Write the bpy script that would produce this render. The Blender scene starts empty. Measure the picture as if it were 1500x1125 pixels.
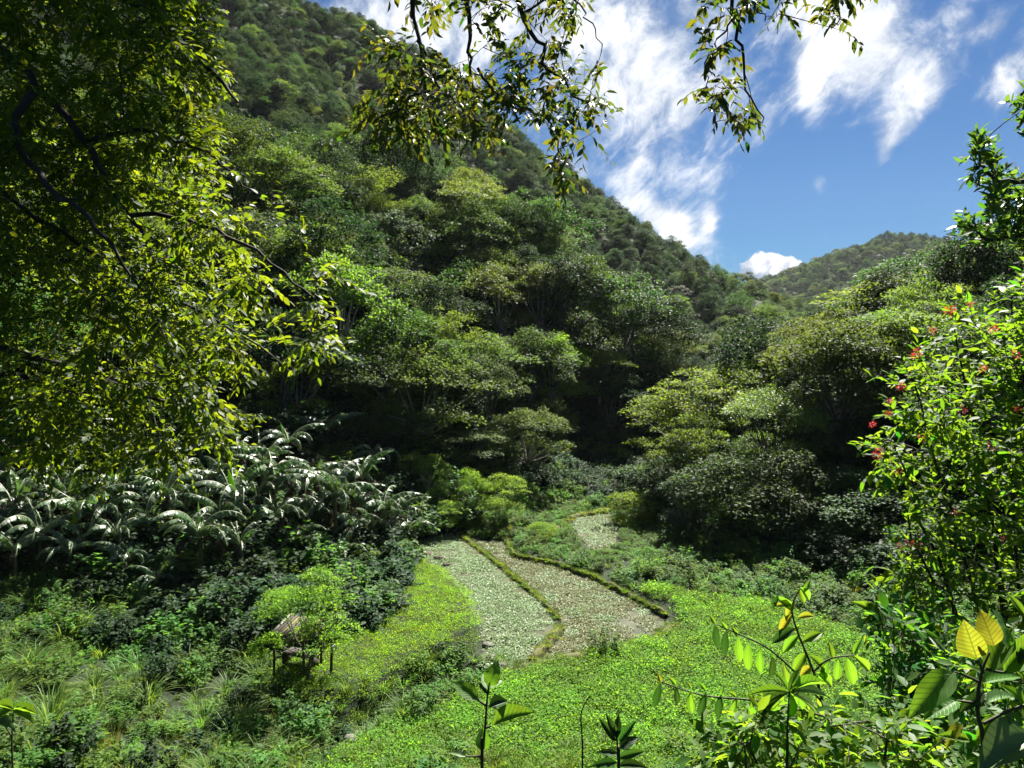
import bpy, math, random
import numpy as np
from mathutils import Matrix, Vector, Euler

R = math.radians
SC = bpy.context.scene
COL = SC.collection

# ------------------------------------------------------------------ camera
CAM_Z, PITCH, FOC = 12.0, math.atan((562.5 - 500.0) / 1083.0), 1083.0
cam_data = bpy.data.cameras.new("camera")
cam_data.sensor_width = 36.0
cam_data.lens = 26.0
cam_data.clip_start = 0.05
cam_data.clip_end = 6000.0
cam = bpy.data.objects.new("camera", cam_data)
cam.location = (0, 0, CAM_Z)
cam.rotation_euler = (R(90) - PITCH, 0, 0)
COL.objects.link(cam)
SC.camera = cam

# ------------------------------------------------------------------ exposure
SC.view_settings.view_transform = 'Standard'
SC.view_settings.look = 'None'
SC.view_settings.gamma = 1.0
SC.view_settings.use_curve_mapping = False
SC.view_settings.exposure = 2.2
cy = SC.cycles
cy.max_bounces = 5
cy.diffuse_bounces = 2
cy.glossy_bounces = 2
cy.transmission_bounces = 4
cy.transparent_max_bounces = 4
cy.volume_bounces = 0
cy.caustics_reflective = False
cy.caustics_refractive = False
cy.sample_clamp_indirect = 4.0
cy.use_denoising = True
cy.denoiser = 'OPENIMAGEDENOISE'
cy.denoising_prefilter = 'ACCURATE'
cy.denoising_input_passes = 'RGB_ALBEDO_NORMAL'
cy.use_adaptive_sampling = False

HAZE = 0.00005
SUN_AZ, SUN_EL = R(24), R(51)          # azimuth clockwise from +Y (the view direction)
SUN_DIR = Vector((math.sin(SUN_AZ) * math.cos(SUN_EL), math.cos(SUN_AZ) * math.cos(SUN_EL), math.sin(SUN_EL)))


def pdir(px, py):
    """direction (per metre of depth) seen at a pixel of the 1500 x 1125 photograph"""
    u, v = (px - 750.0) / FOC, (562.5 - py) / FOC
    c, s = math.cos(PITCH), math.sin(PITCH)
    return np.array([u, c + v * s, -s + v * c])


def P(px, py, d):
    return np.array([0, 0, CAM_Z]) + d * pdir(px, py)


def G(px, py, z=0.0):
    q = pdir(px, py)
    return np.array([0, 0, CAM_Z]) + q * ((z - CAM_Z) / q[2])


def proj(p):
    """world points (n,3) -> px, py, depth"""
    p = np.atleast_2d(p)
    c, s = math.cos(PITCH), math.sin(PITCH)
    rel = p - np.array([0, 0, CAM_Z])
    depth = rel[:, 1] * c - rel[:, 2] * s
    up = rel[:, 1] * s + rel[:, 2] * c
    dd = np.maximum(depth, 1e-3)
    return 750 + FOC * rel[:, 0] / dd, 562.5 - FOC * up / dd, depth


# ------------------------------------------------------------------ world: Nishita sky with clouds
world = bpy.data.worlds.new("World")
SC.world = world
world.use_nodes = True
wt = world.node_tree
for n in list(wt.nodes):
    wt.nodes.remove(n)


class NB:
    """small node-graph builder"""
    def __init__(self, tree):
        self.t = tree

    def n(self, typ, **kw):
        nd = self.t.nodes.new(typ)
        for k, v in kw.items():
            setattr(nd, k, v)
        return nd

    def link(self, a, b):
        self.t.links.new(a, b)

    def put(self, sock, v):
        if hasattr(v, 'is_linked') or isinstance(v, bpy.types.NodeSocket):
            self.t.links.new(v, sock)
        else:
            sock.default_value = v

    def m(self, op, a, b=0.0, c=0.0, clamp=False):
        nd = self.n('ShaderNodeMath', operation=op, use_clamp=clamp)
        self.put(nd.inputs[0], a)
        self.put(nd.inputs[1], b)
        self.put(nd.inputs[2], c)
        return nd.outputs[0]

    def smooth(self, x, a, b, lo=0.0, hi=1.0):
        nd = self.n('ShaderNodeMapRange', interpolation_type='SMOOTHSTEP')
        self.put(nd.inputs['Value'], x)
        nd.inputs['From Min'].default_value = a
        nd.inputs['From Max'].default_value = b
        nd.inputs['To Min'].default_value = lo
        nd.inputs['To Max'].default_value = hi
        return nd.outputs['Result']

    def mix(self, f, a, b, blend='MIX'):
        nd = self.n('ShaderNodeMix', data_type='RGBA', blend_type=blend)
        self.put(nd.inputs['Factor'], f)
        self.put(nd.inputs[6], a)
        self.put(nd.inputs[7], b)
        return nd.outputs[2]

    def noise(self, vec, scale, detail=6, rough=0.55, dist=0.0, lac=2.0):
        nd = self.n('ShaderNodeTexNoise')
        if vec is not None:
            self.link(vec, nd.inputs['Vector'])
        nd.inputs['Scale'].default_value = scale
        nd.inputs['Detail'].default_value = detail
        nd.inputs['Roughness'].default_value = rough
        nd.inputs['Distortion'].default_value = dist
        nd.inputs['Lacunarity'].default_value = lac
        return nd

    def vec(self, x, y, z):
        nd = self.n('ShaderNodeCombineXYZ')
        self.put(nd.inputs[0], x)
        self.put(nd.inputs[1], y)
        self.put(nd.inputs[2], z)
        return nd.outputs[0]


w = NB(wt)
sky = w.n('ShaderNodeTexSky', sky_type='NISHITA')
sky.sun_disc = False
sky.sun_elevation = SUN_EL
sky.sun_rotation = SUN_AZ
sky.altitude = 300
sky.air_density = 1.0
sky.dust_density = 0.25
sky.ozone_density = 2.2
tc = w.n('ShaderNodeTexCoord')
sep = w.n('ShaderNodeSeparateXYZ')
w.link(tc.outputs['Generated'], sep.inputs[0])
X, Y, Z = sep.outputs
# direction on a cloud layer (flat sheet overhead) for the streaks
zz = w.m('MAXIMUM', w.m('ADD', Z, 0.12), 0.05)
cu, cv = w.m('DIVIDE', X, zz), w.m('DIVIDE', Y, zz)
# tangent-plane coordinates towards +Y for the clouds that stand in view
ay = w.m('MAXIMUM', Y, 0.08)
tu, tv = w.m('DIVIDE', X, ay), w.m('DIVIDE', Z, ay)


def uv_of(px, py):
    q = pdir(px, py)
    return q[0] / q[1], q[2] / q[1]


def blob(px, py, rx, ry, ang, wgt):
    u0, v0 = uv_of(px, py)
    ca, sa = math.cos(R(ang)), math.sin(R(ang))
    du, dv = w.m('SUBTRACT', tu, u0), w.m('SUBTRACT', tv, v0)
    a = w.m('ADD', w.m('MULTIPLY', du, ca * FOC / rx), w.m('MULTIPLY', dv, sa * FOC / rx))
    b = w.m('ADD', w.m('MULTIPLY', du, -sa * FOC / ry), w.m('MULTIPLY', dv, ca * FOC / ry))
    q = w.m('ADD', w.m('MULTIPLY', a, a), w.m('MULTIPLY', b, b))
    return w.m('MULTIPLY', w.m('EXPONENT', w.m('MULTIPLY', q, -1.0)), wgt)


def total(lst):
    s = lst[0]
    for q in lst[1:]:
        s = w.m('ADD', s, q)
    return s


# streaky high cloud: wind-drawn noise on a flat layer, thicker where banks stand
ST = R(58)
cvec = w.vec(w.m('MULTIPLY', w.m('ADD', w.m('MULTIPLY', X, math.cos(ST)), w.m('MULTIPLY', Z, math.sin(ST))), 0.7),
             w.m('SUBTRACT', w.m('MULTIPLY', Z, math.cos(ST)), w.m('MULTIPLY', X, math.sin(ST))), Y)
warp = w.noise(cvec, 3.0, 4, 0.5)
wsub = w.n('ShaderNodeVectorMath', operation='MULTIPLY_ADD')
w.link(warp.outputs['Color'], wsub.inputs[0])
wsub.inputs[1].default_value = (.22, .22, .22)
w.link(cvec, wsub.inputs[2])
wvec = wsub.outputs[0]
nz1 = w.noise(wvec, 6.5, 12, 0.64, 0.15).outputs[0]
nz2 = w.noise(wvec, 20.0, 8, 0.65, 0.4).outputs[0]
nz3 = w.noise(cvec, 2.0, 3, 0.5).outputs[0]
bank = total([blob(880, 40, 95, 160, 8, 0.20), blob(985, 150, 85, 130, 10, 0.165), blob(1230, 10, 150, 75, -20, 0.24), blob(1260, 80, 65, 65, -30, 0.22),
              blob(1190, 115, 24, 65, 0, 0.26), blob(1335, 150, 28, 90, -32, 0.24), blob(1300, 215, 12, 45, -20, 0.14), blob(1490, 110, 34, 80, -35, 0.28),
              blob(1095, 140, 45, 60, 15, 0.14), blob(955, 315, 50, 26, -30, 0.26), blob(990, 338, 38, 20, -30, 0.22), blob(1038, 325, 12, 26, 0, 0.20), blob(940, 245, 40, 40, 0, 0.10),
              blob(620, 40, 210, 90, 0, 0.28), blob(1197, 270, 14, 40, -12, 0.14), blob(1330, 285, 70, 10, 0, 0.08),
              blob(1455, 35, 45, 18, 40, 0.20), blob(1405, 12, 50, 18, 30, 0.16), blob(1275, 368, 36, 9, 12, 0.30), blob(1345, 362, 22, 9, -10, 0.26),
              blob(1220, 250, 150, 70, 0, -0.10), blob(1130, 300, 70, 70, 0, -0.10), blob(1400, 320, 150, 70, 0, -0.12), blob(1080, 60, 25, 60, 0, -0.05)])
nz4 = w.noise(wvec, 55.0, 6, 0.65, 0.3).outputs[0]
dens = w.m('ADD', w.m('ADD', w.m('MULTIPLY', nz1, 0.80), w.m('ADD', w.m('MULTIPLY', nz2, 0.34), w.m('MULTIPLY', w.m('SUBTRACT', nz4, .5), 0.16))), w.m('ADD', bank, w.m('MULTIPLY', nz3, 0.25)))
alpha = w.smooth(dens, 0.73, 0.99)
# one small heaped cloud over the saddle
uvw = w.vec(tu, tv, 0.3)
pn = w.noise(uvw, 42, 9, 0.68, 0.25).outputs[0]
heap = total([blob(1118, 384, 24, 16, 0, 1.0), blob(1148, 386, 20, 13, 0, 0.9), blob(1165, 390, 12, 9, 0, 0.6),
              blob(1098, 398, 15, 10, 0, 0.6), blob(1112, 410, 24, 14, 0, 0.8), blob(1142, 408, 22, 16, 0, 0.8)])
hd = w.m('ADD', heap, w.m('MULTIPLY', w.m('SUBTRACT', pn, 0.5), 1.7))
halpha = w.smooth(hd, 0.36, 0.60)
hshade = w.smooth(w.m('ADD', w.noise(uvw, 40, 6, 0.6, 0.3).outputs[0], w.m('MULTIPLY', w.m('SUBTRACT', tv, uv_of(1130, 400)[1]), 5.0)), 0.38, 0.62)
WHITE = (5.2, 5.3, 5.5, 1)
GREY = (1.9, 2.3, 2.9, 1)
cshade = w.smooth(w.m('ADD', w.m('MULTIPLY', nz2, .55), w.m('MULTIPLY', dens, 0.55)), 0.60, 0.92)
c1 = w.mix(cshade, GREY, WHITE)
skycol = w.mix(1.0, sky.outputs[0], (0.112, 0.222, 0.335, 1), 'MULTIPLY')
c2 = w.mix(w.m('MULTIPLY', alpha, 0.96), skycol, c1)
c3 = w.mix(halpha, c2, w.mix(hshade, (1.7, 2.1, 2.7, 1), (4.7, 4.8, 5.0, 1)))
bg = w.n('ShaderNodeBackground')
bg.inputs['Strength'].default_value = 0.05
w.link(c3, bg.inputs['Color'])
wo = w.n('ShaderNodeOutputWorld')
w.link(bg.outputs[0], wo.inputs['Surface'])
world.cycles.sampling_method = 'MANUAL'
world.cycles.sample_map_resolution = 512

sun_data = bpy.data.lights.new("sun", 'SUN')
sun_data.energy = 5.0
sun_data.angle = R(0.5)
sun_data.color = (1.0, 0.95, 0.86)
sun = bpy.data.objects.new("sun", sun_data)
sun.location = SUN_DIR * 500
sun.rotation_euler = SUN_DIR.to_track_quat('Z', 'Y').to_euler()
COL.objects.link(sun)


# ------------------------------------------------------------------ helpers
def obj(name, data=None, parent=None, loc=None):
    o = bpy.data.objects.new(name, data)
    COL.objects.link(o)
    if loc is not None:
        o.location = loc
    if parent is not None:
        o.parent = parent
    return o


def tag(o, label=None, cat=None, group=None, kind=None):
    if label:
        o["label"] = label
    if cat:
        o["category"] = cat
    if group:
        o["group"] = group
    if kind:
        o["kind"] = kind
    return o


def thing(name, loc, label, cat, group=None, rz=0.0, scale=1.0):
    o = obj(name, None, None, Vector(loc))
    o.rotation_euler = (0, 0, rz)
    o.scale = (scale,) * 3
    o.empty_display_size = 0.2
    return tag(o, label, cat, group)


def part(name, mesh, root, world_coords=True):
    """a child whose mesh is in world coordinates (root is an unrotated Empty) or in the root's own"""
    o = obj(name, mesh, root)
    if world_coords:
        o.location = -root.location
    return o


def mesh(name, V, F, mats=(), rnd=None, uv=None, midx=None, smooth=False):
    """V (n,3); F (m,k) or list of arrays of uniform k; fast mesh builder"""
    me = bpy.data.meshes.new(name)
    V = np.asarray(V, dtype=np.float32)
    Fs = F if isinstance(F, list) else [F]
    Fs = [np.asarray(f, dtype=np.int32) for f in Fs if len(f)]
    loops = np.concatenate([f.ravel() for f in Fs]) if Fs else np.zeros(0, np.int32)
    tot = np.concatenate([np.full(len(f), f.shape[1], np.int32) for f in Fs]) if Fs else np.zeros(0, np.int32)
    start = (np.cumsum(tot) - tot).astype(np.int32)
    me.vertices.add(len(V))
    me.vertices.foreach_set('co', V.ravel())
    me.loops.add(len(loops))
    me.loops.foreach_set('vertex_index', loops)
    me.polygons.add(len(tot))
    me.polygons.foreach_set('loop_start', start)
    me.polygons.foreach_set('loop_total', tot)
    if midx is not None:
        me.polygons.foreach_set('material_index', np.asarray(midx, np.int32))
    if smooth:
        me.polygons.foreach_set('use_smooth', np.ones(len(tot), bool))
    for mt in mats:
        me.materials.append(mt)
    if rnd is not None:
        a = me.attributes.new('rnd', 'FLOAT', 'POINT')
        a.data.foreach_set('value', np.asarray(rnd, np.float32))
    if uv is not None:
        l = me.uv_layers.new(name='UVMap')
        l.data.foreach_set('uv', np.asarray(uv, np.float32)[loops].ravel())
    me.update(calc_edges=True)
    return me


class MB:
    """collects geometry in world or local coordinates"""
    def __init__(self):
        self.V, self.F, self.M, self.Rn, self.n = [], [], [], [], 0

    def add(self, V, F, mat=0, rnd=0.5):
        V = np.asarray(V, float)
        F = np.asarray(F, np.int32)
        self.V.append(V)
        self.F.append(F + self.n)
        self.M.append(np.full(len(F), mat))
        self.Rn.append(np.full(len(V), rnd) if np.isscalar(rnd) else np.asarray(rnd))
        self.n += len(V)
        return self

    def tube(self, pts, rad, sides=6, mat=0, cap=True):
        pts = np.asarray(pts, float)
        n = len(pts)
        rad = np.full(n, rad) if np.isscalar(rad) else np.asarray(rad, float)
        tan = np.gradient(pts, axis=0)
        tan /= np.linalg.norm(tan, axis=1)[:, None] + 1e-9
        ref = np.array([0, 0, 1.0]) if abs(tan[0][2]) < 0.9 else np.array([1.0, 0, 0])
        a = np.cross(tan, ref)
        a /= np.linalg.norm(a, axis=1)[:, None] + 1e-9
        b = np.cross(tan, a)
        th = np.linspace(0, 2 * np.pi, sides, endpoint=False)
        ring = (pts[:, None, :] + rad[:, None, None] * (np.cos(th)[None, :, None] * a[:, None, :] + np.sin(th)[None, :, None] * b[:, None, :]))
        V = ring.reshape(-1, 3)
        i, j = np.meshgrid(np.arange(n - 1), np.arange(sides), indexing='ij')
        j2 = (j + 1) % sides
        F = np.stack([i * sides + j, i * sides + j2, (i + 1) * sides + j2, (i + 1) * sides + j], -1).reshape(-1, 4)
        self.add(V, F, mat)
        if cap and sides >= 4:
            c0 = len(V)
            for r0, flip in ((0, 1), ((n - 1) * sides, 0)):
                q = [r0 + k for k in range(sides)]
                if sides % 2 == 0:
                    fs = [[q[0], q[k], q[k + 1], q[k + 2]] for k in range(1, sides - 1, 2)]
                    if flip:
                        fs = [f[::-1] for f in fs]
                    self.F.append(np.asarray(fs, np.int32) + self.n - c0)
                    self.M.append(np.full(len(fs), mat))
        return self

    def box(self, c, s, rot=None, mat=0):
        c, s = np.asarray(c, float), np.asarray(s, float) / 2
        V = np.array([[x, y, z] for x in (-1, 1) for y in (-1, 1) for z in (-1, 1)]) * s
        if rot is not None:
            V = V @ np.array(Euler(rot).to_matrix()).T
        F = [[0, 1, 3, 2], [4, 6, 7, 5], [0, 4, 5, 1], [2, 3, 7, 6], [0, 2, 6, 4], [1, 5, 7, 3]]
        return self.add(V + c, F, mat)

    def build(self, name, mats, smooth=False):
        ks = {}
        for f, m_ in zip(self.F, self.M):
            ks.setdefault(f.shape[1], []).append((f, m_))
        Fs, Ms = [], []
        for k in ks:
            Fs.append(np.concatenate([a for a, _ in ks[k]]))
            Ms.append(np.concatenate([b for _, b in ks[k]]))
        return mesh(name, np.concatenate(self.V), Fs, mats, np.concatenate(self.Rn), None, np.concatenate(Ms), smooth)


def unit(v):
    return v / (np.linalg.norm(v, axis=-1, keepdims=True) + 1e-9)


# leaf templates: x across, y along (0..1), z out of the leaf; x already in units of the width
T_RHOMB = (np.array([[0, 0, 0], [.5, .45, .0], [0, 1, 0], [-.5, .45, .0]]), np.array([[0, 1, 2, 3]]))
T_LEAF = (np.array([[0, 0, 0], [.42, .25, .05], [.40, .62, .03], [0, 1, -.10], [-.40, .62, .03], [-.42, .25, .05], [0, .45, -.02]]),
          np.array([[0, 1, 2, 6], [6, 2, 3, 4], [0, 6, 4, 5]]))
T_BLADE = (np.array([[-.5, 0, 0], [.5, 0, 0], [.42, .5, .0], [-.42, .5, .0], [.05, 1, -.22], [-.05, 1, -.22]]), np.array([[0, 1, 2, 3], [3, 2, 4, 5]]))


def leaves(tmpl, C, D, N, L, W):
    """place a leaf template at C, pointing along D with normal near N; returns V, F, leaf index per vertex"""
    T, TF = tmpl
    n = len(C)
    D = unit(D)
    S = unit(np.cross(D, N))
    N = np.cross(S, D)
    L = np.broadcast_to(np.asarray(L, float), (n,))
    W = np.broadcast_to(np.asarray(W, float), (n,))
    V = (C[:, None, :] + T[None, :, 0, None] * (S * W[:, None])[:, None, :] + T[None, :, 1, None] * (D * L[:, None])[:, None, :]
         + T[None, :, 2, None] * (N * L[:, None])[:, None, :])
    k = len(T)
    F = (TF[None] + (np.arange(n) * k)[:, None, None]).reshape(-1, TF.shape[1])
    return V.reshape(-1, 3), F, np.repeat(np.arange(n), k)


# ------------------------------------------------------------------ materials
def newmat(name):
    mt = bpy.data.materials.new(name)
    mt.use_nodes = True
    t = mt.node_tree
    for n in list(t.nodes):
        t.nodes.remove(n)
    b = NB(t)
    out = b.n('ShaderNodeOutputMaterial')
    return mt, b, out


def leafmat(name, col, tr, mixf=0.4, rough=0.42, spec=0.5, hv=0.05, vv=0.6, ov=0.25, veins=False, backcol=None):
    """leaf: glossy skin over a body that lets light through; colour varies per leaf (rnd) and per plant"""
    mt, b, out = newmat(name)
    at = b.n('ShaderNodeAttribute', attribute_name='rnd').outputs['Fac']
    oi = b.n('ShaderNodeObjectInfo').outputs['Random']
    r1 = b.m('SUBTRACT', at, 0.5)
    r2 = b.m('SUBTRACT', oi, 0.5)
    hue = b.m('ADD', b.m('ADD', 0.5, b.m('MULTIPLY', r1, -hv)), b.m('MULTIPLY', r2, hv * 0.8))
    val = b.m('MULTIPLY', b.m('ADD', 1.0, b.m('MULTIPLY', r1, vv)), b.m('ADD', 1.0, b.m('MULTIPLY', r2, ov * 2)))

    def hsv(c):
        h = b.n('ShaderNodeHueSaturation')
        b.put(h.inputs['Hue'], hue)
        b.put(h.inputs['Value'], val)
        b.put(h.inputs['Color'], c)
        return h.outputs[0]
    c_in, t_in = (*col, 1), (*tr, 1)
    bump = None
    if veins:
        uv = b.n('ShaderNodeUVMap').outputs[0]
        sp = b.n('ShaderNodeSeparateXYZ')
        b.link(uv, sp.inputs[0])
        ax = b.m('ABSOLUTE', b.m('SUBTRACT', sp.outputs[0], 0.5))
        ph = b.m('FRACT', b.m('MULTIPLY', b.m('SUBTRACT', sp.outputs[1], b.m('MULTIPLY', ax, 0.55)), 9.0))
        side = b.smooth(b.m('ABSOLUTE', b.m('SUBTRACT', ph, 0.5)), 0.03, 0.16, 1.0, 0.0)
        midr = b.smooth(ax, 0.012, 0.035, 1.0, 0.0)
        vein = b.m('MAXIMUM', side, midr)
        c_in = b.mix(b.m('MULTIPLY', vein, 0.5), c_in, (min(1, col[0] * 2.0 + .02), min(1, col[1] * 1.6 + .02), col[2] * 1.6 + .01, 1))
        t_in = b.mix(b.m('MULTIPLY', vein, 0.85), t_in, (tr[0] * 0.35, tr[1] * 0.42, tr[2] * 0.6, 1))
        bp = b.n('ShaderNodeBump')
        bp.inputs['Strength'].default_value = 0.25
        bp.inputs['Distance'].default_value = 0.003
        wear = b.smooth(b.noise(b.n('ShaderNodeTexCoord').outputs['Object'], 4.0, 6, .6, .3).outputs[0], .50, .72)
        c_in = b.mix(b.m('MULTIPLY', wear, .55), c_in, (col[0] * .9 + .05, col[1] * .65 + .02, col[2] * .8, 1))
        t_in = b.mix(b.m('MULTIPLY', wear, .55), t_in, (tr[0] * .75 + .05, tr[1] * .55, tr[2] * .7, 1))
        b.put(bp.inputs['Height'], b.m('SUBTRACT', 1.0, vein))
        bump = bp.outputs[0]
    pr = b.n('ShaderNodeBsdfPrincipled')
    b.put(pr.inputs['Base Color'], hsv(c_in))
    pr.inputs['Roughness'].default_value = rough
    pr.inputs['Specular IOR Level'].default_value = spec
    tl = b.n('ShaderNodeBsdfTranslucent')
    b.put(tl.inputs['Color'], hsv(t_in))
    if bump is not None:
        b.link(bump, pr.inputs['Normal'])
    mx = b.n('ShaderNodeMixShader')
    mx.inputs[0].default_value = mixf
    b.link(pr.outputs[0], mx.inputs[1])
    b.link(tl.outputs[0], mx.inputs[2])
    b.link(mx.outputs[0], out.inputs['Surface'])
    return mt


def noisemat(name, cols, scale=3.0, rough=0.85, bump=0.4, bscale=18.0, bdist=0.05, spec=0.3, detail=8):
    """earth, bark, wood: noise between colours plus fine relief"""
    mt, b, out = newmat(name)
    tcn = b.n('ShaderNodeTexCoord').outputs['Object']
    nz = b.noise(tcn, scale, detail, 0.62, 0.4).outputs[0]
    rp = b.n('ShaderNodeValToRGB')
    b.link(nz, rp.inputs[0])
    el = rp.color_ramp.elements
    while len(el) < len(cols):
        el.new(0.5)
    for i, c in enumerate(cols):
        el[i].position = 0.30 + 0.42 * i / max(1, len(cols) - 1)
        el[i].color = (*c, 1)
    pr = b.n('ShaderNodeBsdfPrincipled')
    b.link(rp.outputs[0], pr.inputs['Base Color'])
    pr.inputs['Roughness'].default_value = rough
    pr.inputs['Specular IOR Level'].default_value = spec
    bp = b.n('ShaderNodeBump')
    bp.inputs['Strength'].default_value = bump
    bp.inputs['Distance'].default_value = bdist
    b.link(b.noise(tcn, bscale, 8, 0.65).outputs[0], bp.inputs['Height'])
    b.link(bp.outputs[0], pr.inputs['Normal'])
    b.link(pr.outputs[0], out.inputs['Surface'])
    return mt


M = {}
M['terrain'] = noisemat('forest_soil', [(.007, .013, .004), (.013, .023, .007), (.020, .027, .010)], 0.8, 0.95, 0.8, 3.0, 0.3)
M['soil'] = noisemat('dark_wet_soil', [(.03, .022, .012), (.06, .045, .024), (.10, .075, .04)], 2.5, 0.8, 0.7, 14, 0.05)
M['bark'] = noisemat('grey_bark', [(.035, .03, .024), (.08, .07, .055), (.16, .145, .12)], 4.0, 0.9, 0.8, 22, 0.02)
M['bark_dark'] = noisemat('dark_bark', [(.012, .011, .009), (.03, .026, .02), (.06, .055, .042)], 9.0, 0.9, 0.8, 40, 0.01)
M['bark_pale'] = noisemat('pale_bark', [(.12, .11, .09), (.22, .20, .17), (.32, .30, .26)], 4.0, 0.85, 0.6, 18, 0.02)
M['twig'] = noisemat('green_twig', [(.03, .03, .012), (.05, .05, .02)], 20.0, 0.7, 0.2, 60, 0.004)

# the hillside trees: one foliage material for each kind
M['mid'] = leafmat('foliage_mid_green', (.036, .068, .017), (.080, .150, .019), .38, .62, .13)
M['olive'] = leafmat('foliage_olive', (.058, .088, .020), (.125, .190, .022), .42, .62, .13)
M['dark'] = leafmat('foliage_dark_green', (.019, .037, .015), (.036, .075, .014), .34, .65, .10)
M['lime'] = leafmat('foliage_lime', (.072, .120, .018), (.180, .280, .02), .45, .62, .13)
M['silver'] = leafmat('foliage_grey_green', (.054, .074, .040), (.070, .112, .038), .36, .60, .18)
M['yellow'] = leafmat('foliage_yellow', (.20, .18, .015), (.45, .38, .015), .45, .60, .12)
M['sunny'] = leafmat('foliage_sunny_olive', (.088, .135, .022), (.23, .34, .025), .45, .62, .12)  # brighter olive: sunlight on the wide crowns put into the colour


# ------------------------------------------------------------------ terrain
CP = [(0, 0, 10.1), (-8, 0, 10.5), (8, 0, 10.5), (-20, 0, 11.5), (20, 0, 11.5), (-45, 0, 15), (45, 0, 14), (0, -30, 12), (-60, -30, 20), (60, -30, 18),
      (0, 5, 7), (-6, 5, 7.2), (6, 5, 7.4), (-12, 8, 6), (12, 8, 6.6), (0, 10, 4), (6, 10, 4.4), (-6, 10, 3.9), (0, 16, .6), (-10, 16, 1.6), (10, 16, 1.6),
      (-20, 18, 3.0), (20, 18, 4), (30, 25, 8), (-32, 22, 4.2),
      (-12, 24, .1), (-12, 30, .1), (-6, 24, 0), (0, 22, 0), (6, 22, 0), (12, 24, .2), (-8, 38, .1), (0, 30, 0), (6, 30, 0), (13, 30, 0), (0, 40, 0), (6, 40, 0),
      (-5, 44, .05), (2, 48, .05), (10, 38, 0), (5, 54, 0), (8, 50, 0), (-6, 32, 0), (-16, 24, .6), (-22, 26, 1.0), (-14, 33, .5), (-22, 34, 1.2), (-32, 34, 2.2),
      (-12, 40, 1.6), (-24, 41, 3.6), (-36, 42, 5.4), (-7, 50, 2.2), (-18, 52, 8), (-34, 56, 13), (-60, 50, 17), (0, 57, 2.2), (-10, 64, 13), (-25, 70, 21),
      (-50, 75, 31), (-85, 75, 40), (6, 64, 1.0), (12, 66, 1.0), (9, 58, .3),
      (14, 37, .3), (17, 33.5, .6), (12, 43, .4), (20, 40, 2.6), (18, 50, 3.6), (28, 40, 6.5), (26, 55, 8), (40, 50, 13), (14, 54, 1.6), (22, 75, 3), (24, 33, 3.4),
      (30, 110, 2), (60, 160, 4), (95, 230, 8), (60, 130, 8), (150, 330, 8), (19, 88, 0), (170, 450, 15)]
for px, py, d in [(1040, 640, 76), (1000, 590, 79), (900, 490, 86), (800, 415, 92), (700, 360, 98), (600, 300, 108), (500, 240, 130), (420, 170, 160),
                  (850, 690, 62), (700, 570, 72), (800, 610, 69), (930, 640, 70), (600, 560, 70),
                  (700, 440, 130), (800, 490, 122), (900, 540, 115),
                  (440, 30, 300), (560, 62, 290), (650, 122, 275), (750, 212, 260), (850, 292, 245), (930, 352, 230), (1020, 400, 215), (1080, 428, 205), (1140, 446, 205), (1185, 482, 205),
                  (300, -100, 300), (100, -250, 300), (-250, -330, 280), (-600, -300, 250),
                  (800, 390, 190), (950, 460, 170), (1050, 530, 150), (650, 240, 210), (550, 170, 230), (1120, 535, 160),
                  (450, 320, 125), (350, 310, 120), (200, 300, 120), (300, 100, 190), (100, 100, 190), (0, 380, 90), (-200, 250, 100),
                  (1180, 575, 105), (1250, 540, 98), (1330, 505, 92), (1420, 480, 84), (1500, 455, 78), (1650, 380, 85), (1900, 300, 90),
                  (1160, 476, 350), (1200, 462, 400), (1260, 462, 430), (1350, 470, 430), (1500, 470, 430),
                  (1130, 490, 640), (1165, 452, 690), (1200, 420, 720), (1250, 378, 760), (1300, 356, 800), (1345, 354, 810), (1390, 380, 820), (1450, 410, 830), (1560, 440, 800), (1750, 440, 700)]:
    CP.append(tuple(P(px, py, d)))
CP += [(-300, 600, 70), (-100, 480, 60), (0, 420, 55), (60, 300, 30), (100, 1050, 20), (400, 1100, 30), (700, 1000, 40), (-500, 1000, 50), (-250, 330, 150), (-120, 380, 110), (20, 340, 60),
       (-400, 100, 120), (-300, -30, 90), (300, -30, 60), (300, 150, 50), (420, 350, 40), (800, 500, 60), (110, 110, 24), (160, 200, 18)]
CP = np.array(CP, float)


def _phi(r):
    return np.sqrt(r * r + 9.0)


_K = _phi(np.linalg.norm(CP[:, None, :2] - CP[None, :, :2], axis=-1))
_n = len(CP)
_A = np.zeros((_n + 3, _n + 3))
_A[:_n, :_n] = _K - np.eye(_n) * 0.15
_A[:_n, _n] = 1
_A[:_n, _n + 1:] = CP[:, :2]
_A[_n:, :_n] = _A[:_n, _n:].T
_sol = np.linalg.solve(_A, np.concatenate([CP[:, 2], [0, 0, 0]]))


def rbf(xy):
    out = np.empty(len(xy))
    for i in range(0, len(xy), 20000):
        q = xy[i:i + 20000]
        out[i:i + 20000] = _phi(np.linalg.norm(q[:, None] - CP[None, :, :2], axis=-1)) @ _sol[:_n] + _sol[_n] + q @ _sol[_n + 1:]
    return out


def lumps(x, y, s, seed):
    """cheap smooth relief from a few sines"""
    rg = np.random.RandomState(seed)
    z = 0
    for k in range(5):
        a = rg.uniform(0, 2 * np.pi)
        f = rg.uniform(.6, 1.7) / s
        z = z + np.sin((x * math.cos(a) + y * math.sin(a)) * f * 2 * np.pi + rg.uniform(0, 6.28))
    return z / 5


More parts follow.
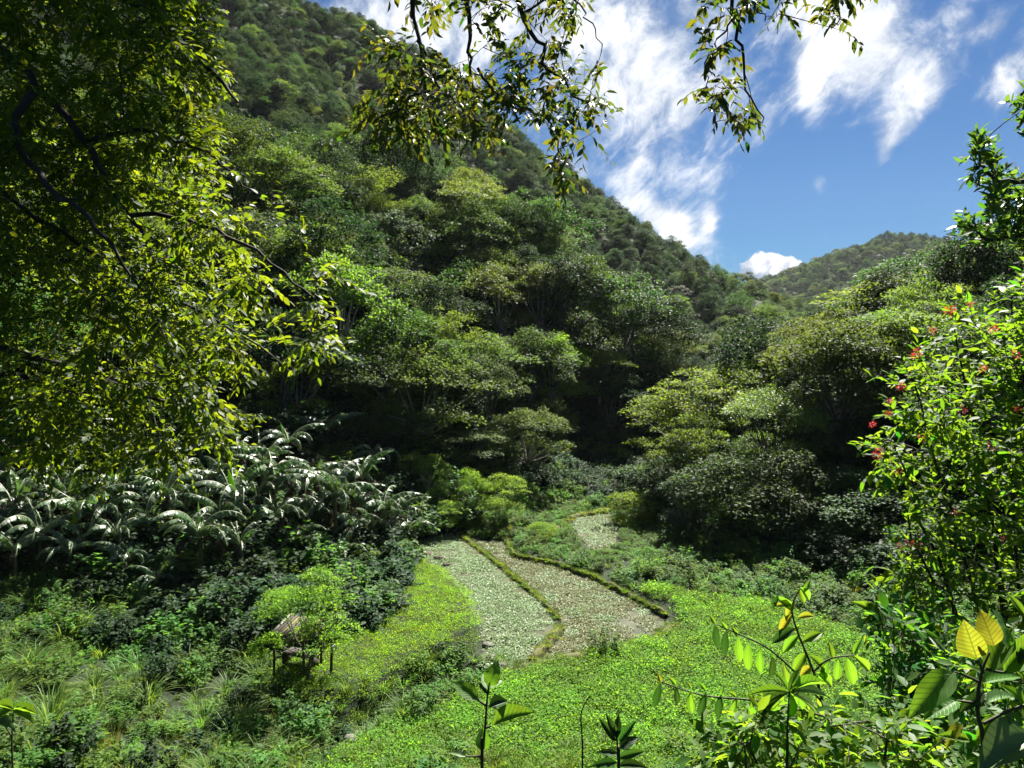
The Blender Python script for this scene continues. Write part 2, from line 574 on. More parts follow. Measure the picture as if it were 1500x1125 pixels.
def inside(poly, xy):
    poly = np.asarray(poly)
    x, y = xy[:, 0], xy[:, 1]
    c = np.zeros(len(xy), bool)
    j = len(poly) - 1
    for i in range(len(poly)):
        xi, yi = poly[i]
        xj, yj = poly[j]
        with np.errstate(divide='ignore', invalid='ignore'):
            c ^= ((yi > y) != (yj > y)) & (x < (xj - xi) * (y - yi) / (yj - yi) + xi)
        j = i
    return c


def pdist(line, xy, closed=False):
    """distance from points to a polyline"""
    line = np.asarray(line, float)
    if closed:
        line = np.vstack([line, line[:1]])
    best = np.full(len(xy), 1e9)
    for a, b in zip(line[:-1], line[1:]):
        ab = b - a
        t = np.clip(((xy - a) @ ab) / (ab @ ab + 1e-12), 0, 1)
        best = np.minimum(best, np.linalg.norm(xy - a - t[:, None] * ab, axis=1))
    return best


def sstep(x, a, b):
    t = np.clip((x - a) / (b - a), 0, 1)
    return t * t * (3 - 2 * t)


def GP(lst):
    return np.array([G(px, py)[:2] for px, py in lst])


PADDY_W = GP([(598, 800), (640, 783), (672, 783), (700, 806), (745, 845), (800, 893), (812, 915), (800, 938), (778, 966), (735, 980), (706, 972), (708, 940), (697, 905), (676, 868), (640, 836), (604, 815)])
PADDY_E = GP([(684, 789), (745, 795), (752, 815), (812, 828), (868, 848), (930, 880), (975, 905), (982, 920), (960, 932), (890, 948), (800, 963), (790, 962), (812, 940), (826, 915), (815, 893), (765, 845), (715, 806)])
PADDY_N = GP([(838, 757), (893, 752), (900, 775), (902, 800), (872, 806), (850, 785)])
PADDIES = [PADDY_W, PADDY_E, PADDY_N]
DITCH = GP([(716, 978), (680, 985), (640, 1000), (590, 1022), (540, 1052), (505, 1085), (470, 1125)])
BEANS = GP([(470, 1180), (520, 1100), (575, 1072), (640, 1046), (700, 1008), (760, 992), (880, 966), (985, 938), (1010, 915), (985, 892), (940, 868), (960, 862), (1050, 876), (1130, 888), (1200, 912), (1260, 945), (1300, 975), (1300, 1010), (1250, 1180)])
LAWN = GP([(596, 818), (640, 840), (676, 872), (694, 905), (700, 935), (690, 955), (640, 975), (590, 1000), (545, 1028), (500, 1062), (440, 1060), (395, 1030), (392, 1000), (440, 985), (500, 962), (540, 935), (575, 905), (590, 870)])


def hgt(xy):
    xy = np.atleast_2d(np.asarray(xy, float))
    z = rbf(xy)
    x, y = xy[:, 0], xy[:, 1]
    far = sstep(np.hypot(x, y - 20), 45, 140)
    z = z + far * (lumps(x, y, 46, 3) * 4.0 + lumps(x, y, 19, 5) * 1.3)
    near = (y < 70) & (y > 8) & (np.abs(x) < 40)
    q = xy[near]
    dz = lumps(q[:, 0], q[:, 1], 5, 8) * 0.06 + lumps(q[:, 0], q[:, 1], 1.7, 9) * 0.03
    zz_ = z[near] + dz
    # meadow stands above the paddies, ditch between meadow and bean field
    dl = pdist(LAWN, q, True) * np.where(inside(LAWN, q), 1, -1)
    zz_ = zz_ + 0.75 * sstep(dl, -0.25, 0.5)
    db = pdist(BEANS, q, True) * np.where(inside(BEANS, q), 1, -1)
    zz_ = zz_ + 0.22 * sstep(db, -0.3, 0.5)
    for pd in PADDIES:
        dp = pdist(pd, q, True) * np.where(inside(pd, q), 1, -1)
        t = sstep(dp, -0.10, 0.22)
        zz_ = zz_ * (1 - t) - 0.22 * t
    dd = pdist(DITCH, q)
    zz_ = zz_ - 1.0 * (1 - sstep(dd, 0.1, 0.85))
    z[near] = zz_
    return z


def h1(x, y):
    return float(hgt(np.array([[x, y]]))[0])


def axis(core0, core1, step, lo, hi, grow):
    a = list(np.arange(core0, core1 + step * .5, step))
    s = step
    while a[-1] < hi:
        s *= grow
        a.append(a[-1] + s)
    s = step
    while a[0] > lo:
        s *= grow
        a.insert(0, a[0] - s)
    return np.array(a)


gx = axis(-16, 20, 0.28, -700, 900, 1.05)
gy = axis(19, 58, 0.28, -40, 1150, 1.045)
XX, YY = np.meshgrid(gx, gy, indexing='xy')
txy = np.stack([XX.ravel(), YY.ravel()], -1)
TZ = hgt(txy)
ny, nx = XX.shape
ii, jj = np.meshgrid(np.arange(ny - 1), np.arange(nx - 1), indexing='ij')
TF = np.stack([ii * nx + jj, ii * nx + jj + 1, (ii + 1) * nx + jj + 1, (ii + 1) * nx + jj], -1).reshape(-1, 4)
terrain = obj('terrain', mesh('terrain', np.column_stack([txy, TZ]), TF, [M['terrain']], smooth=True))
tag(terrain, 'dark forest soil of the valley floor and the slopes around it', 'ground', kind='structure')


def visible(pts, lift=6.0, steps=40):
    """True where the terrain does not hide the point (plus lift) from the camera"""
    ok = np.ones(len(pts), bool)
    top = pts + np.array([0, 0, lift])
    o = np.array([0, 0, CAM_Z])
    for t in np.linspace(0.12, 0.97, steps):
        q = o + (top - o) * t
        ok &= hgt(q[:, :2]) < q[:, 2] + 0.5
    return ok


# ------------------------------------------------------------------ scatter: one object of uncountable stuff, drawn by geometry nodes
def scatter(name, meshes, pts, rot, scl, idx, label, cat, parent=None):
    """instances of a few small meshes on points; the source objects stay outside the scene"""
    pts = np.asarray(pts, np.float32)
    n = len(pts)
    src = bpy.data.collections.new(name + '_source')
    for i, me in enumerate(meshes):
        src.objects.link(bpy.data.objects.new('%s_%02d' % (name, i), me))
    me = mesh(name, pts, [])
    for an, typ, key, val in (('rot', 'FLOAT_VECTOR', 'vector', rot), ('scl', 'FLOAT_VECTOR', 'vector', scl), ('idx', 'INT', 'value', idx)):
        a = me.attributes.new(an, typ, 'POINT')
        a.data.foreach_set(key, np.asarray(val, np.int32 if typ == 'INT' else np.float32).ravel())
    o = obj(name, me, parent)
    tag(o, label, cat if parent is None else None, kind='stuff')
    t = bpy.data.node_groups.new(name, 'GeometryNodeTree')
    t.interface.new_socket('Geometry', in_out='INPUT', socket_type='NodeSocketGeometry')
    t.interface.new_socket('Geometry', in_out='OUTPUT', socket_type='NodeSocketGeometry')
    gi, go = t.nodes.new('NodeGroupInput'), t.nodes.new('NodeGroupOutput')
    ci = t.nodes.new('GeometryNodeCollectionInfo')
    ci.inputs['Collection'].default_value = src
    ci.inputs['Separate Children'].default_value = True
    ci.inputs['Reset Children'].default_value = True
    ip = t.nodes.new('GeometryNodeInstanceOnPoints')
    ip.inputs['Pick Instance'].default_value = True
    t.links.new(gi.outputs[0], ip.inputs['Points'])
    t.links.new(ci.outputs[0], ip.inputs['Instance'])
    for an, typ, sock in (('rot', 'FLOAT_VECTOR', 'Rotation'), ('scl', 'FLOAT_VECTOR', 'Scale'), ('idx', 'INT', 'Instance Index')):
        nd = t.nodes.new('GeometryNodeInputNamedAttribute')
        nd.data_type = typ
        nd.inputs['Name'].default_value = an
        t.links.new(nd.outputs[0], ip.inputs[sock])
    t.links.new(ip.outputs[0], go.inputs[0])
    md = o.modifiers.new('scatter', 'NODES')
    md.node_group = t
    return o


def spread(rg, x0, x1, y0, y1, cell, jitter=0.9):
    """jittered grid of points"""
    xs, ys = np.arange(x0, x1, cell), np.arange(y0, y1, cell)
    a, b = np.meshgrid(xs, ys)
    q = np.stack([a.ravel(), b.ravel()], -1)
    return q + rg.uniform(-.5, .5, q.shape) * cell * jitter


# ------------------------------------------------------------------ tree kinds
def make_tree(seed, Rc, Ht, npad, padr, flat, nleaf, L, W, mat, bark, droop=0.3, low=0.25, up=0.8, dome=0.55, open_=0.0):
    """crown of many leafy pads carried by forking limbs. Rc crown radius, Ht height, low: how far down the pads go"""
    rg = np.random.RandomState(seed)
    crown_h = Ht * dome
    base_z = Ht - crown_h
    k = np.arange(npad)
    ang = k * 2.39996 + rg.uniform(-.5, .5, npad)
    u = (k + .5) / npad
    rr = np.sqrt(u)
    lobe = 1 + .20 * np.sin(2 * ang + rg.uniform(0, 6.28)) + .14 * np.sin(3 * ang + rg.uniform(0, 6.28))
    r = Rc * 0.86 * rr * lobe * rg.uniform(.8, 1.15, npad)
    top = np.sqrt(np.maximum(0, 1 - (rr * 0.92) ** 2))
    z = base_z + crown_h * (low + (1 - low) * top) * rg.uniform(.74, 1.08, npad)
    z = z + .10 * crown_h * np.sin(ang + rg.uniform(0, 6.28)) * rr
    # lean of the crown
    pc = np.stack([r * np.cos(ang) + rg.normal(0, .25, npad), r * np.sin(ang) + rg.normal(0, .25, npad), z], -1)
    # under-storey of pads inside and below
    nl = npad // 2
    a2 = rg.uniform(0, 6.28, nl)
    r2 = Rc * rg.uniform(.45, .95, nl)
    pl = np.stack([r2 * np.cos(a2), r2 * np.sin(a2), base_z + crown_h * low * rg.uniform(-.25, .9, nl)], -1)
    pc = np.vstack([pc, pl])
    n = len(pc)
    pr = padr * rg.uniform(.5, 1.35, n)
    per = np.maximum(20, (nleaf * pr ** 2 / np.sum(pr ** 2)).astype(int))
    pid = np.repeat(np.arange(n), per)
    m = len(pid)
    # each pad is a handful of leafy tufts on its own surface, so that it never reads as a ball
    nsub = 9
    sv = unit(rg.normal(0, 1, (n, nsub, 3)))
    sv[..., 2] = np.where(rg.rand(n, nsub) < up, np.abs(sv[..., 2]), sv[..., 2])
    sr = rg.uniform(.45, 1.12, (n, nsub))
    si = rg.randint(0, nsub, m)
    v = unit(sv[pid, si] * 1.0 + rg.normal(0, .42, (m, 3)))
    v[:, 2] = np.where(rg.rand(m) < up, np.abs(v[:, 2]), v[:, 2])
    wob = sr[pid, si] * (1 + rg.normal(0, .10, m))
    off = v * (pr[pid] * wob)[:, None]
    off[:, 2] *= flat
    # pads dip at their outer rim
    off[:, 2] -= flat * droop * (off[:, 0] ** 2 + off[:, 1] ** 2) / pr[pid]
    Cn = pc[pid] + off
    out = unit(pc - np.array([0, 0, base_z]))[pid]
    N = unit(np.array([0, 0, 1.0]) * 0.75 + v * 0.55 + out * 0.3 + rg.normal(0, .42, (m, 3)))
    D = unit(v * [1, 1, .3] + out * .3 + rg.normal(0, .6, (m, 3)) + [0, 0, -.35])
    ls = rg.uniform(.6, 1.25, m)
    V, F, li = leaves(T_RHOMB, Cn, D, N, L * ls, W * ls)
    # rnd: per leaf plus per pad so that clumps differ in tone
    padtone = rg.rand(n)
    rnd = np.clip(.55 * rg.rand(m) + .45 * padtone[pid], 0, 1)
    crown = mesh('crown', V, F, [mat], rnd[li])
    mb = MB()
    tr = Ht * 0.018 + .04 if Ht > 5 else Ht * .011 + .012
    lean = rg.normal(0, .05 * Ht, 2)
    fork = base_z * rg.uniform(.55, .85)
    tp = [np.array([lean[0] * t ** 1.5, lean[1] * t ** 1.5, fork * t]) for t in np.linspace(0, 1, 5)]
    tp[0][2] = -0.6
    mb.tube(tp, np.linspace(tr * 1.3, tr * .8, 5), 6)
    for j in rg.permutation(n)[:min(n, 16 if Ht > 5 else 9)]:
        e = pc[j] - [0, 0, pr[j] * flat * .3]
        s = tp[-1] * rg.uniform(.75, 1.0)
        mid = s * .5 + e * .5 + np.array([0, 0, -.08 * np.linalg.norm(e - s)]) + rg.normal(0, .25, 3)
        ts = np.linspace(0, 1, 6)[:, None]
        pts = (1 - ts) ** 2 * s + 2 * ts * (1 - ts) * mid + ts ** 2 * e
        mb.tube(pts, np.linspace(tr * .5, .025 if Ht > 5 else .008, 6), 5, cap=False)
    return mb.build('trunk', [bark], True), crown


KINDS = {}


def kind(key, n, **kw):
    KINDS[key] = [make_tree(1000 + 37 * len(KINDS) + 7 * i, **kw) for i in range(n)]


kind('umbrella', 4, Rc=4.4, Ht=8.2, npad=44, padr=1.2, flat=.52, nleaf=11000, L=.25, W=.14, mat=M['olive'], bark=M['bark_pale'], low=.15, up=.85, dome=.6)
kind('dome', 5, Rc=4.0, Ht=8.5, npad=54, padr=1.1, flat=.62, nleaf=12000, L=.24, W=.14, mat=M['mid'], bark=M['bark'], low=.10, up=.72, dome=.82)
kind('dark', 5, Rc=3.8, Ht=9.0, npad=54, padr=1.0, flat=.7, nleaf=12000, L=.24, W=.14, mat=M['dark'], bark=M['bark'], low=.08, up=.7, dome=.86)
kind('lime', 2, Rc=3.6, Ht=7.5, npad=44, padr=1.05, flat=.55, nleaf=11000, L=.22, W=.13, mat=M['lime'], bark=M['bark_pale'], low=.12, up=.78, dome=.75)
kind('silver', 2, Rc=3.3, Ht=8.0, npad=36, padr=.95, flat=.6, nleaf=6500, L=.36, W=.20, mat=M['silver'], bark=M['bark_pale'], low=.12, up=.78, dome=.75)
kind('layered', 2, Rc=4.6, Ht=7.6, npad=30, padr=1.5, flat=.26, nleaf=9000, L=.25, W=.14, mat=M['lime'], bark=M['bark_pale'], low=.35, up=.92, dome=.5)

KIND_WORDS = {'umbrella': 'olive umbrella-crowned tree', 'dome': 'round-headed mid green tree', 'dark': 'upright dark green tree',
              'lime': 'fresh lime green bushy tree', 'silver': 'grey-green large-leaved tree', 'layered': 'flat-topped yellow-green layered tree'}
KIND_LIST = list(KINDS)


def plant_tree(k, v, loc, rz, s, label, group, name='tree', tilt=0.0, sz=None):
    root = thing(name, loc, label, 'tree', group, rz, s)
    if sz:
        root.scale = (s, s, sz)
    root.scale = (s * rgf.uniform(.85, 1.2), s * rgf.uniform(.85, 1.2), s * rgf.uniform(.8, 1.15))
    root.rotation_euler = (tilt * math.cos(rz), tilt * math.sin(rz), rz)
    tr, cr = KINDS[k][v % len(KINDS[k])]
    part('trunk', tr, root, False)
    part('crown', cr, root, False)
    return root


# ------------------------------------------------------------------ forest on the slopes
rgf = np.random.RandomState(11)


def slope_zone(xy):
    """0 none, 1 near spur, 2 long ridge behind, 3 opposite slope, 4 distant mountain"""
    x, y = xy[:, 0], xy[:, 1]
    zn = np.zeros(len(xy), int)
    base = np.interp(y, [30, 41, 47, 52, 58, 64, 72, 80, 90, 110, 140, 260, 420], [-60, -26, -13, -6, -1, 4, 13, 20, 18, 25, 36, 95, 160])
    leftside = x < base
    zn[leftside & (y > 43)] = 1
    zn[leftside & (np.hypot(x * .6, y) > 128)] = 2
    rbase = np.interp(y, [30, 40, 50, 60, 80, 110, 160, 260, 420], [26, 22.5, 19, 19, 27, 36, 62, 120, 190])
    zn[(x > rbase) & (y > 36)] = 3
    zn[(x > rbase) & (y > 150)] = 4
    zn[(zn == 0) & (y > 76) & (y < 330)] = 3
    zn[y > 330] = 4
    return zn


q1 = spread(rgf, -150, 60, 40, 160, 4.1)
q2 = spread(rgf, -190, 130, 100, 330, 4.0)
q3 = np.vstack([spread(rgf, 14, 150, 36, 155, 4.3), spread(rgf, 14, 210, 155, 330, 4.0)])
q4 = spread(rgf, 40, 520, 155, 860, 6.8)
cand = []
for q, z in ((q1, 1), (q2, 2), (q3, 3), (q4, 4)):
    q = q[slope_zone(q) == z]
    p = np.column_stack([q, hgt(q)])
    px, py, d = proj(p + [0, 0, 5])
    keep = (d > 5) & (px > -160) & (px < 1660) & (py > -330) & (py < 1000)
    cand.append(np.column_stack([p[keep], np.full(keep.sum(), z)]))
cand = np.vstack(cand)
cand = cand[visible(cand[:, :3], 7.5)]
nt = len(cand)
zone = cand[:, 3].astype(int)
px, py, dep = proj(cand[:, :3])
patch = lumps(cand[:, 0], cand[:, 1], 24, 21) + lumps(cand[:, 0], cand[:, 1], 60, 22) * .6 + rgf.normal(0, .35, nt)
kk = np.empty(nt, int)
for i in range(nt):
    z = zone[i]
    # weights: umbrella, dome, dark, lime, silver, layered
    wv = {1: [1.6, 4.2, 2.2, 1.5, .7, .4], 2: [.2, 1.8, 6.0, .1, .8, .02], 3: [2.5, 2.6, 2, .7, .8, .8], 4: [1, 3, 4, .2, .5, .1]}[z]  # long ridge: its shade is imitated by mostly dark-leaved kinds
    wv = np.array(wv, float)
    if patch[i] > .35:
        wv[[0, 3, 5]] *= 2
    elif patch[i] < -.3:
        wv[[2, 4]] *= 2
    kk[i] = rgf.choice(6, p=wv / wv.sum())
sc = np.where(zone == 1, rgf.uniform(.5, 1.2, nt), np.where(zone == 2, rgf.uniform(.35, .8, nt), np.where(zone == 3, rgf.uniform(.65, 1.05, nt), rgf.uniform(.7, 1.1, nt))))
rz = rgf.uniform(0, 6.28, nt)
# keep the saddle and the distant mountain open
tpx, tpy, _ = proj(cand[:, :3] + np.column_stack([np.zeros((nt, 2)), sc * 8.4]))
low_ = (zone == 3) & ~((cand[:, 0] > np.interp(cand[:, 1], [36, 60, 80, 110, 160], [22, 19, 27, 36, 62])))
sc[low_ & (cand[:, 1] < 150)] *= .6
tpx, tpy, _ = proj(cand[:, :3] + np.column_stack([np.zeros((nt, 2)), sc * 8.4]))
skyline = np.interp(tpx, [1050, 1110, 1150, 1190, 1250, 1290, 1330, 1400, 1500], [420, 440, 455, 470, 430, 408, 392, 362, 320])
sc[(zone == 3) & (tpy < skyline)] *= .45
tpx, tpy, _ = proj(cand[:, :3] + np.column_stack([np.zeros((nt, 2)), sc * 8.4]))
sky_ok = (zone != 3) | (tpy > skyline - 25) | (tpy > np.interp(tpx, [1050, 1110, 1150, 1190, 1250, 1290, 1330, 1400, 1500], [420, 440, 455, 470, 430, 408, 392, 362, 320]))
infr = (px > 330) & (px < 1500) & (py > 10) & (py < 800)
big = np.where(infr & sky_ok, sc / dep, 0)
order = np.argsort(-big)
single = np.zeros(nt, bool)
single[order[:285]] = True
single &= infr & sky_ok
ZW = {1: ('on the near spur', 'trees on the near spur'), 2: ('on the long shaded ridge behind the spur', 'trees on the long ridge'),
      3: ('on the slope behind the red-flowering bush', 'trees on the opposite slope'), 4: ('on the distant rounded mountain', 'trees on the distant mountain')}
BANDS = {z: tuple(np.percentile(cand[single & (zone == z), 2], [33, 66])) if (single & (zone == z)).any() else (0, 1) for z in (1, 2, 3, 4)}
SIZE = {z: np.median(sc[single & (zone == z)]) if (single & (zone == z)).any() else 1 for z in (1, 2, 3, 4)}
for i in np.nonzero(single)[0]:
    k = KIND_LIST[kk[i]]
    zw, grp = ZW[zone[i]]
    zb = cand[i, 2]
    lo, hi = BANDS[zone[i]]
    band = 'low down ' if zb < lo else ('halfway up ' if zb < hi else 'high up ')
    size = 'large ' if sc[i] > SIZE[zone[i]] else 'small '
    lb = size + KIND_WORDS[k] + ' ' + band + zw
    plant_tree(k, i, cand[i, :3], rz[i], sc[i], lb, grp + ', ' + size + k + ', ' + band.strip(), 'hillside_tree', tilt=rgf.uniform(-.2, .2))
# the rest reads as one mass of canopy
forest_meshes, first = [], {}
for k in KIND_LIST:
    first[k] = len(forest_meshes)
    for tr, cr in KINDS[k]:
        forest_meshes.append(cr)
rest = ~single & sky_ok
ridx = np.array([first[KIND_LIST[kk[i]]] + i % len(KINDS[KIND_LIST[kk[i]]]) for i in range(nt)])
for z, nm, lb in ((1, 'spur_forest', 'mass of mixed green forest canopy on the near spur'), (2, 'ridge_forest', 'dense forest canopy covering the long shaded ridge'),
                  (3, 'slope_forest', 'mass of tree canopy on the slope behind the flowering bush'), (4, 'mountain_forest', 'far-off forest mantling the distant rounded mountain')):
    sel = rest & (zone == z)
    n_ = sel.sum()
    scatter(nm, forest_meshes, cand[sel, :3], np.column_stack([rgf.uniform(-.2, .2, (n_, 2)), rz[sel]]), sc[sel][:, None] * rgf.uniform(.8, 1.25, (n_, 3)), ridx[sel], lb, 'forest')
print('trees', nt, 'single', single.sum(), [(z, (zone == z).sum()) for z in (1, 2, 3, 4)])


# ------------------------------------------------------------------ field plants
M['bean'] = leafmat('bean_leaves', (.096, .195, .022), (.26, .48, .024), .46, .65, .12, .03, .28, .3)
M['lawn'] = leafmat('meadow_leaves', (.130, .220, .014), (.34, .56, .018), .46, .7, .1, .04, .3, .25)
M['cress'] = leafmat('grey_green_paddy_leaves', (.145, .210, .092), (.20, .31, .09), .30, .5, .3, .03, .3, .15)
M['cress_brown'] = leafmat('olive_paddy_leaves', (.138, .155, .060), (.18, .21, .055), .30, .5, .3, .04, .35, .15)
M['grass'] = leafmat('tall_grass', (.070, .135, .026), (.18, .32, .035), .42, .52, .22, .05, .6, .4)
M['grass_yellow'] = leafmat('yellow_green_grass', (.10, .14, .02), (.23, .29, .025), .44, .62, .15, .06, .6, .3)
M['bankgrass'] = leafmat('bank_grass', (.075, .125, .018), (.17, .27, .02), .42, .65, .1, .06, .6, .3)
M['weed'] = leafmat('weed_leaves', (.068, .138, .020), (.20, .35, .025), .42, .62, .14, .06, .6, .4)
M['shrub'] = leafmat('shrub_leaves', (.048, .108, .020), (.145, .29, .022), .40, .62, .14, .05, .6, .35)
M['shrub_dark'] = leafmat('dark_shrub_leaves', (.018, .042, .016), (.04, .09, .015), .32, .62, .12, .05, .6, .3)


def patch_mesh(seed, size, n, L, W, h0, h1_, mat, upright=0.0, tmpl=T_RHOMB):
    """a square metre or so of low leaves"""
    rg = np.random.RandomState(seed)
    C = np.column_stack([rg.uniform(-size / 2, size / 2, (n, 2)), rg.uniform(h0, h1_, n)])
    D = unit(np.column_stack([rg.normal(0, 1, (n, 2)), rg.normal(upright * 2, .5, n)]))
    N = unit(np.column_stack([rg.normal(0, .42, (n, 2)) + [.05, .25], np.full(n, 1.0 - .7 * upright)]))
    s = rg.uniform(.6, 1.3, n)
    V, F, li = leaves(tmpl, C, D, N, L * s, W * s)
    return mesh('patch', V, F, [mat], rg.rand(n)[li])


def rosettes(seed, size, step, per, L, W, mat):
    """separate small plants in loose rows, standing just out of the water"""
    rg = np.random.RandomState(seed)
    g = spread(rg, -size / 2, size / 2, -size / 2, size / 2, step, .75)
    n = len(g) * per
    C = np.repeat(np.column_stack([g, np.full(len(g), .03)]), per, 0) + rg.normal(0, .02, (n, 3))
    a = rg.uniform(0, 6.28, n)
    D = unit(np.column_stack([np.cos(a), np.sin(a), rg.uniform(.15, .9, n)]))
    N = unit(np.column_stack([rg.normal(0, .3, (n, 2)), np.ones(n)]))
    s = rg.uniform(.6, 1.3, n) * np.repeat(rg.uniform(.7, 1.2, len(g)), per)
    V, F, li = leaves(T_LEAF, C, D, N, L * s, W * s)
    return mesh('rosettes', V, F, [mat], rg.rand(n)[li])


def tuft(seed, n, H, W, mat, spreadr=.25, bend=1.0):
    """arching grass blades from one crown"""
    rg = np.random.RandomState(seed)
    a = rg.uniform(0, 6.28, n)
    out = np.column_stack([np.cos(a), np.sin(a), np.zeros(n)])
    base = out * (rg.rand(n) ** .7 * spreadr)[:, None]
    ln = H * rg.uniform(.55, 1.15, n)
    bd = bend * rg.uniform(.4, 1.3, n)
    ts = np.array([0, .3, .58, .82, 1.0])
    side = np.column_stack([-np.sin(a), np.cos(a), rg.normal(0, .25, n)])
    wd = W * rg.uniform(.6, 1.2, n)
    V, F = [], []
    for i, t in enumerate(ts):
        p = base + out * (ln * (.18 * t + .62 * bd * t ** 2.2))[:, None] + np.array([0, 0, 1]) * (ln * (t * .95 - .42 * bd * t ** 2.6))[:, None]
        w_ = (wd * (1 - t) ** .6 * .5 + .001)[:, None]
        V += [p - side * w_, p + side * w_]
    V = np.stack(V, 1).reshape(-1, 3)
    b = (np.arange(n) * 10)[:, None]
    F = np.concatenate([b + np.array([2 * k, 2 * k + 1, 2 * k + 3, 2 * k + 2]) for k in range(4)])
    return mesh('tuft', V, F, [mat], np.repeat(rg.rand(n), 10))


def leafy(seed, Rr, H, nst, nl, L, W, mat, tmpl=T_LEAF, droop=.3):
    """leafy weed or shrub: stems with leaves all along them"""
    rg = np.random.RandomState(seed)
    Cs, Ds, Ns = [], [], []
    for k in range(nst):
        a = rg.uniform(0, 6.28)
        r = Rr * rg.rand() ** .6
        tip = np.array([r * math.cos(a), r * math.sin(a), H * rg.uniform(.55, 1.05) * (1 - .35 * (r / Rr) ** 2)])
        b0 = tip * [.25, .25, 0]
        t = rg.rand(nl) ** .6
        p = b0 + (tip - b0) * t[:, None] + rg.normal(0, .05 * H, (nl, 3)) * [1, 1, .6]
        aa = rg.uniform(0, 6.28, nl)
        d = np.column_stack([np.cos(aa), np.sin(aa), rg.uniform(-droop, .4, nl)])
        Cs.append(p)
        Ds.append(d)
        Ns.append(np.column_stack([rg.normal(0, .45, (nl, 2)), np.ones(nl)]))
    C, D, N = np.vstack(Cs), np.vstack(Ds), np.vstack(Ns)
    s = rg.uniform(.55, 1.25, len(C))
    C[:, 2] = np.maximum(C[:, 2], .02)
    V, F, li = leaves(tmpl, C, D, N, L * s, W * s)
    rn = np.clip(np.repeat(rg.rand(nst), nl) * .4 + rg.rand(len(C)) * .6, 0, 1)
    return mesh('leafy', V, F, [mat], rn[li])


def fern(seed, nf, Lf, mat):
    rg = np.random.RandomState(seed)
    Cs, Ds, Ns, Ls = [], [], [], []
    for k in range(nf):
        a = rg.uniform(0, 6.28)
        o = np.array([math.cos(a), math.sin(a), 0])
        sd = np.array([-o[1], o[0], 0])
        l = Lf * rg.uniform(.7, 1.1)
        for t in np.linspace(.12, 1, 18):
            p = o * l * (.9 * t) + np.array([0, 0, l * (.75 * t - .7 * t * t)])
            for sg in (-1, 1):
                Cs.append(p)
                Ds.append(sd * sg + o * .5 + [0, 0, -.15])
                Ns.append([rg.normal(0, .2), rg.normal(0, .2), 1])
                Ls.append(l * .26 * math.sin(math.pi * min(1, .18 + .8 * t)) + .02)
    n = len(Cs)
    Ls = np.array(Ls)
    V, F, li = leaves(T_RHOMB, np.array(Cs), np.array(Ds), np.array(Ns, float), Ls, Ls * .3)
    return mesh('fern', V, F, [mat], rg.rand(n)[li])


rge = np.random.RandomState(5)


def lay(name, meshes, xy, smin, smax, label, cat, weights=None, sink=0.0, tilt=.12, z=None, parent=None):
    n = len(xy)
    zz_ = hgt(xy) - sink if z is None else np.full(n, z)
    s = rge.uniform(smin, smax, n)
    idx = rge.choice(len(meshes), n, p=None if weights is None else np.array(weights) / np.sum(weights))
    return scatter(name, meshes, np.column_stack([xy, zz_]), np.column_stack([rge.uniform(-tilt, tilt, (n, 2)), rge.uniform(0, 6.28, n)]),
                   np.column_stack([s, s, s * rge.uniform(.8, 1.2, n)]), idx, label, cat, parent)


def inview(xy, z=0.5, m=200):
    p = np.column_stack([xy, hgt(xy) + z])
    px, py, d = proj(p)
    return (d > 1.0) & (px > -m) & (px < 1500 + m) & (py < 1125 + 2 * m)


# bean field
bq = spread(rge, -12, 20, 14, 46, .50)
bq = bq[inside(BEANS, bq) & inview(bq)]
bq = bq[pdist(DITCH, bq) > .7]
lay('bean_leaves', [patch_mesh(40 + i, .85, 320, .066, .052, .06, .24, M['bean']) for i in range(5)], bq, .85, 1.25,
    'bright green bean plants carpeting the plot below the paddies', 'crop')
# meadow around the hut
lq = spread(rge, -16, 2, 18, 48, .45)
lq = lq[inside(LAWN, lq) & inview(lq)]
lq = lq[pdist(DITCH, lq) > .5]
lay('meadow_grass', [patch_mesh(60 + i, .8, 260, .06, .024, .0, .07, M['lawn'], .2) for i in range(3)] + [patch_mesh(70 + i, .8, 200, .05, .035, .01, .09, M['lawn']) for i in range(2)],
    lq, .8, 1.25, 'short yellow-green meadow grass beside the small hut', 'grass', z=None)

# ------------------------------------------------------------------ paddies: still water with small plants standing in it
mt, b, out = newmat('muddy_water')
tcn = b.n('ShaderNodeTexCoord').outputs['Object']
rp = b.n('ShaderNodeValToRGB')
b.link(b.noise(tcn, .9, 8, .6, .4).outputs[0], rp.inputs[0])
rp.color_ramp.elements[0].color = (.050, .052, .034, 1)
rp.color_ramp.elements[1].color = (.105, .108, .075, 1)
rp.color_ramp.elements[0].position, rp.color_ramp.elements[1].position = .35, .68
pr = b.n('ShaderNodeBsdfPrincipled')
b.link(rp.outputs[0], pr.inputs['Base Color'])
pr.inputs['Roughness'].default_value = .12
pr.inputs['Specular IOR Level'].default_value = .6
bp = b.n('ShaderNodeBump')
bp.inputs['Strength'].default_value = .5
bp.inputs['Distance'].default_value = .012
b.link(b.noise(tcn, 10, 5, .6).outputs[0], bp.inputs['Height'])
b.link(bp.outputs[0], pr.inputs['Normal'])
b.link(pr.outputs[0], out.inputs['Surface'])
M['water'] = mt


def sheet(name, poly, z, mat, label, cat):
    """flat sheet cut to an outline"""
    from mathutils.geometry import tessellate_polygon
    tri = tessellate_polygon([[Vector((x, y, 0)) for x, y in poly]])
    V = np.column_stack([poly, np.full(len(poly), z)])
    F = np.array(tri, np.int32)
    nz = np.cross(V[F[:, 1]] - V[F[:, 0]], V[F[:, 2]] - V[F[:, 0]])[:, 2]
    F[nz < 0] = F[nz < 0][:, ::-1]
    return tag(obj(name, mesh(name, V, F, [mat])), label, cat, kind='structure')


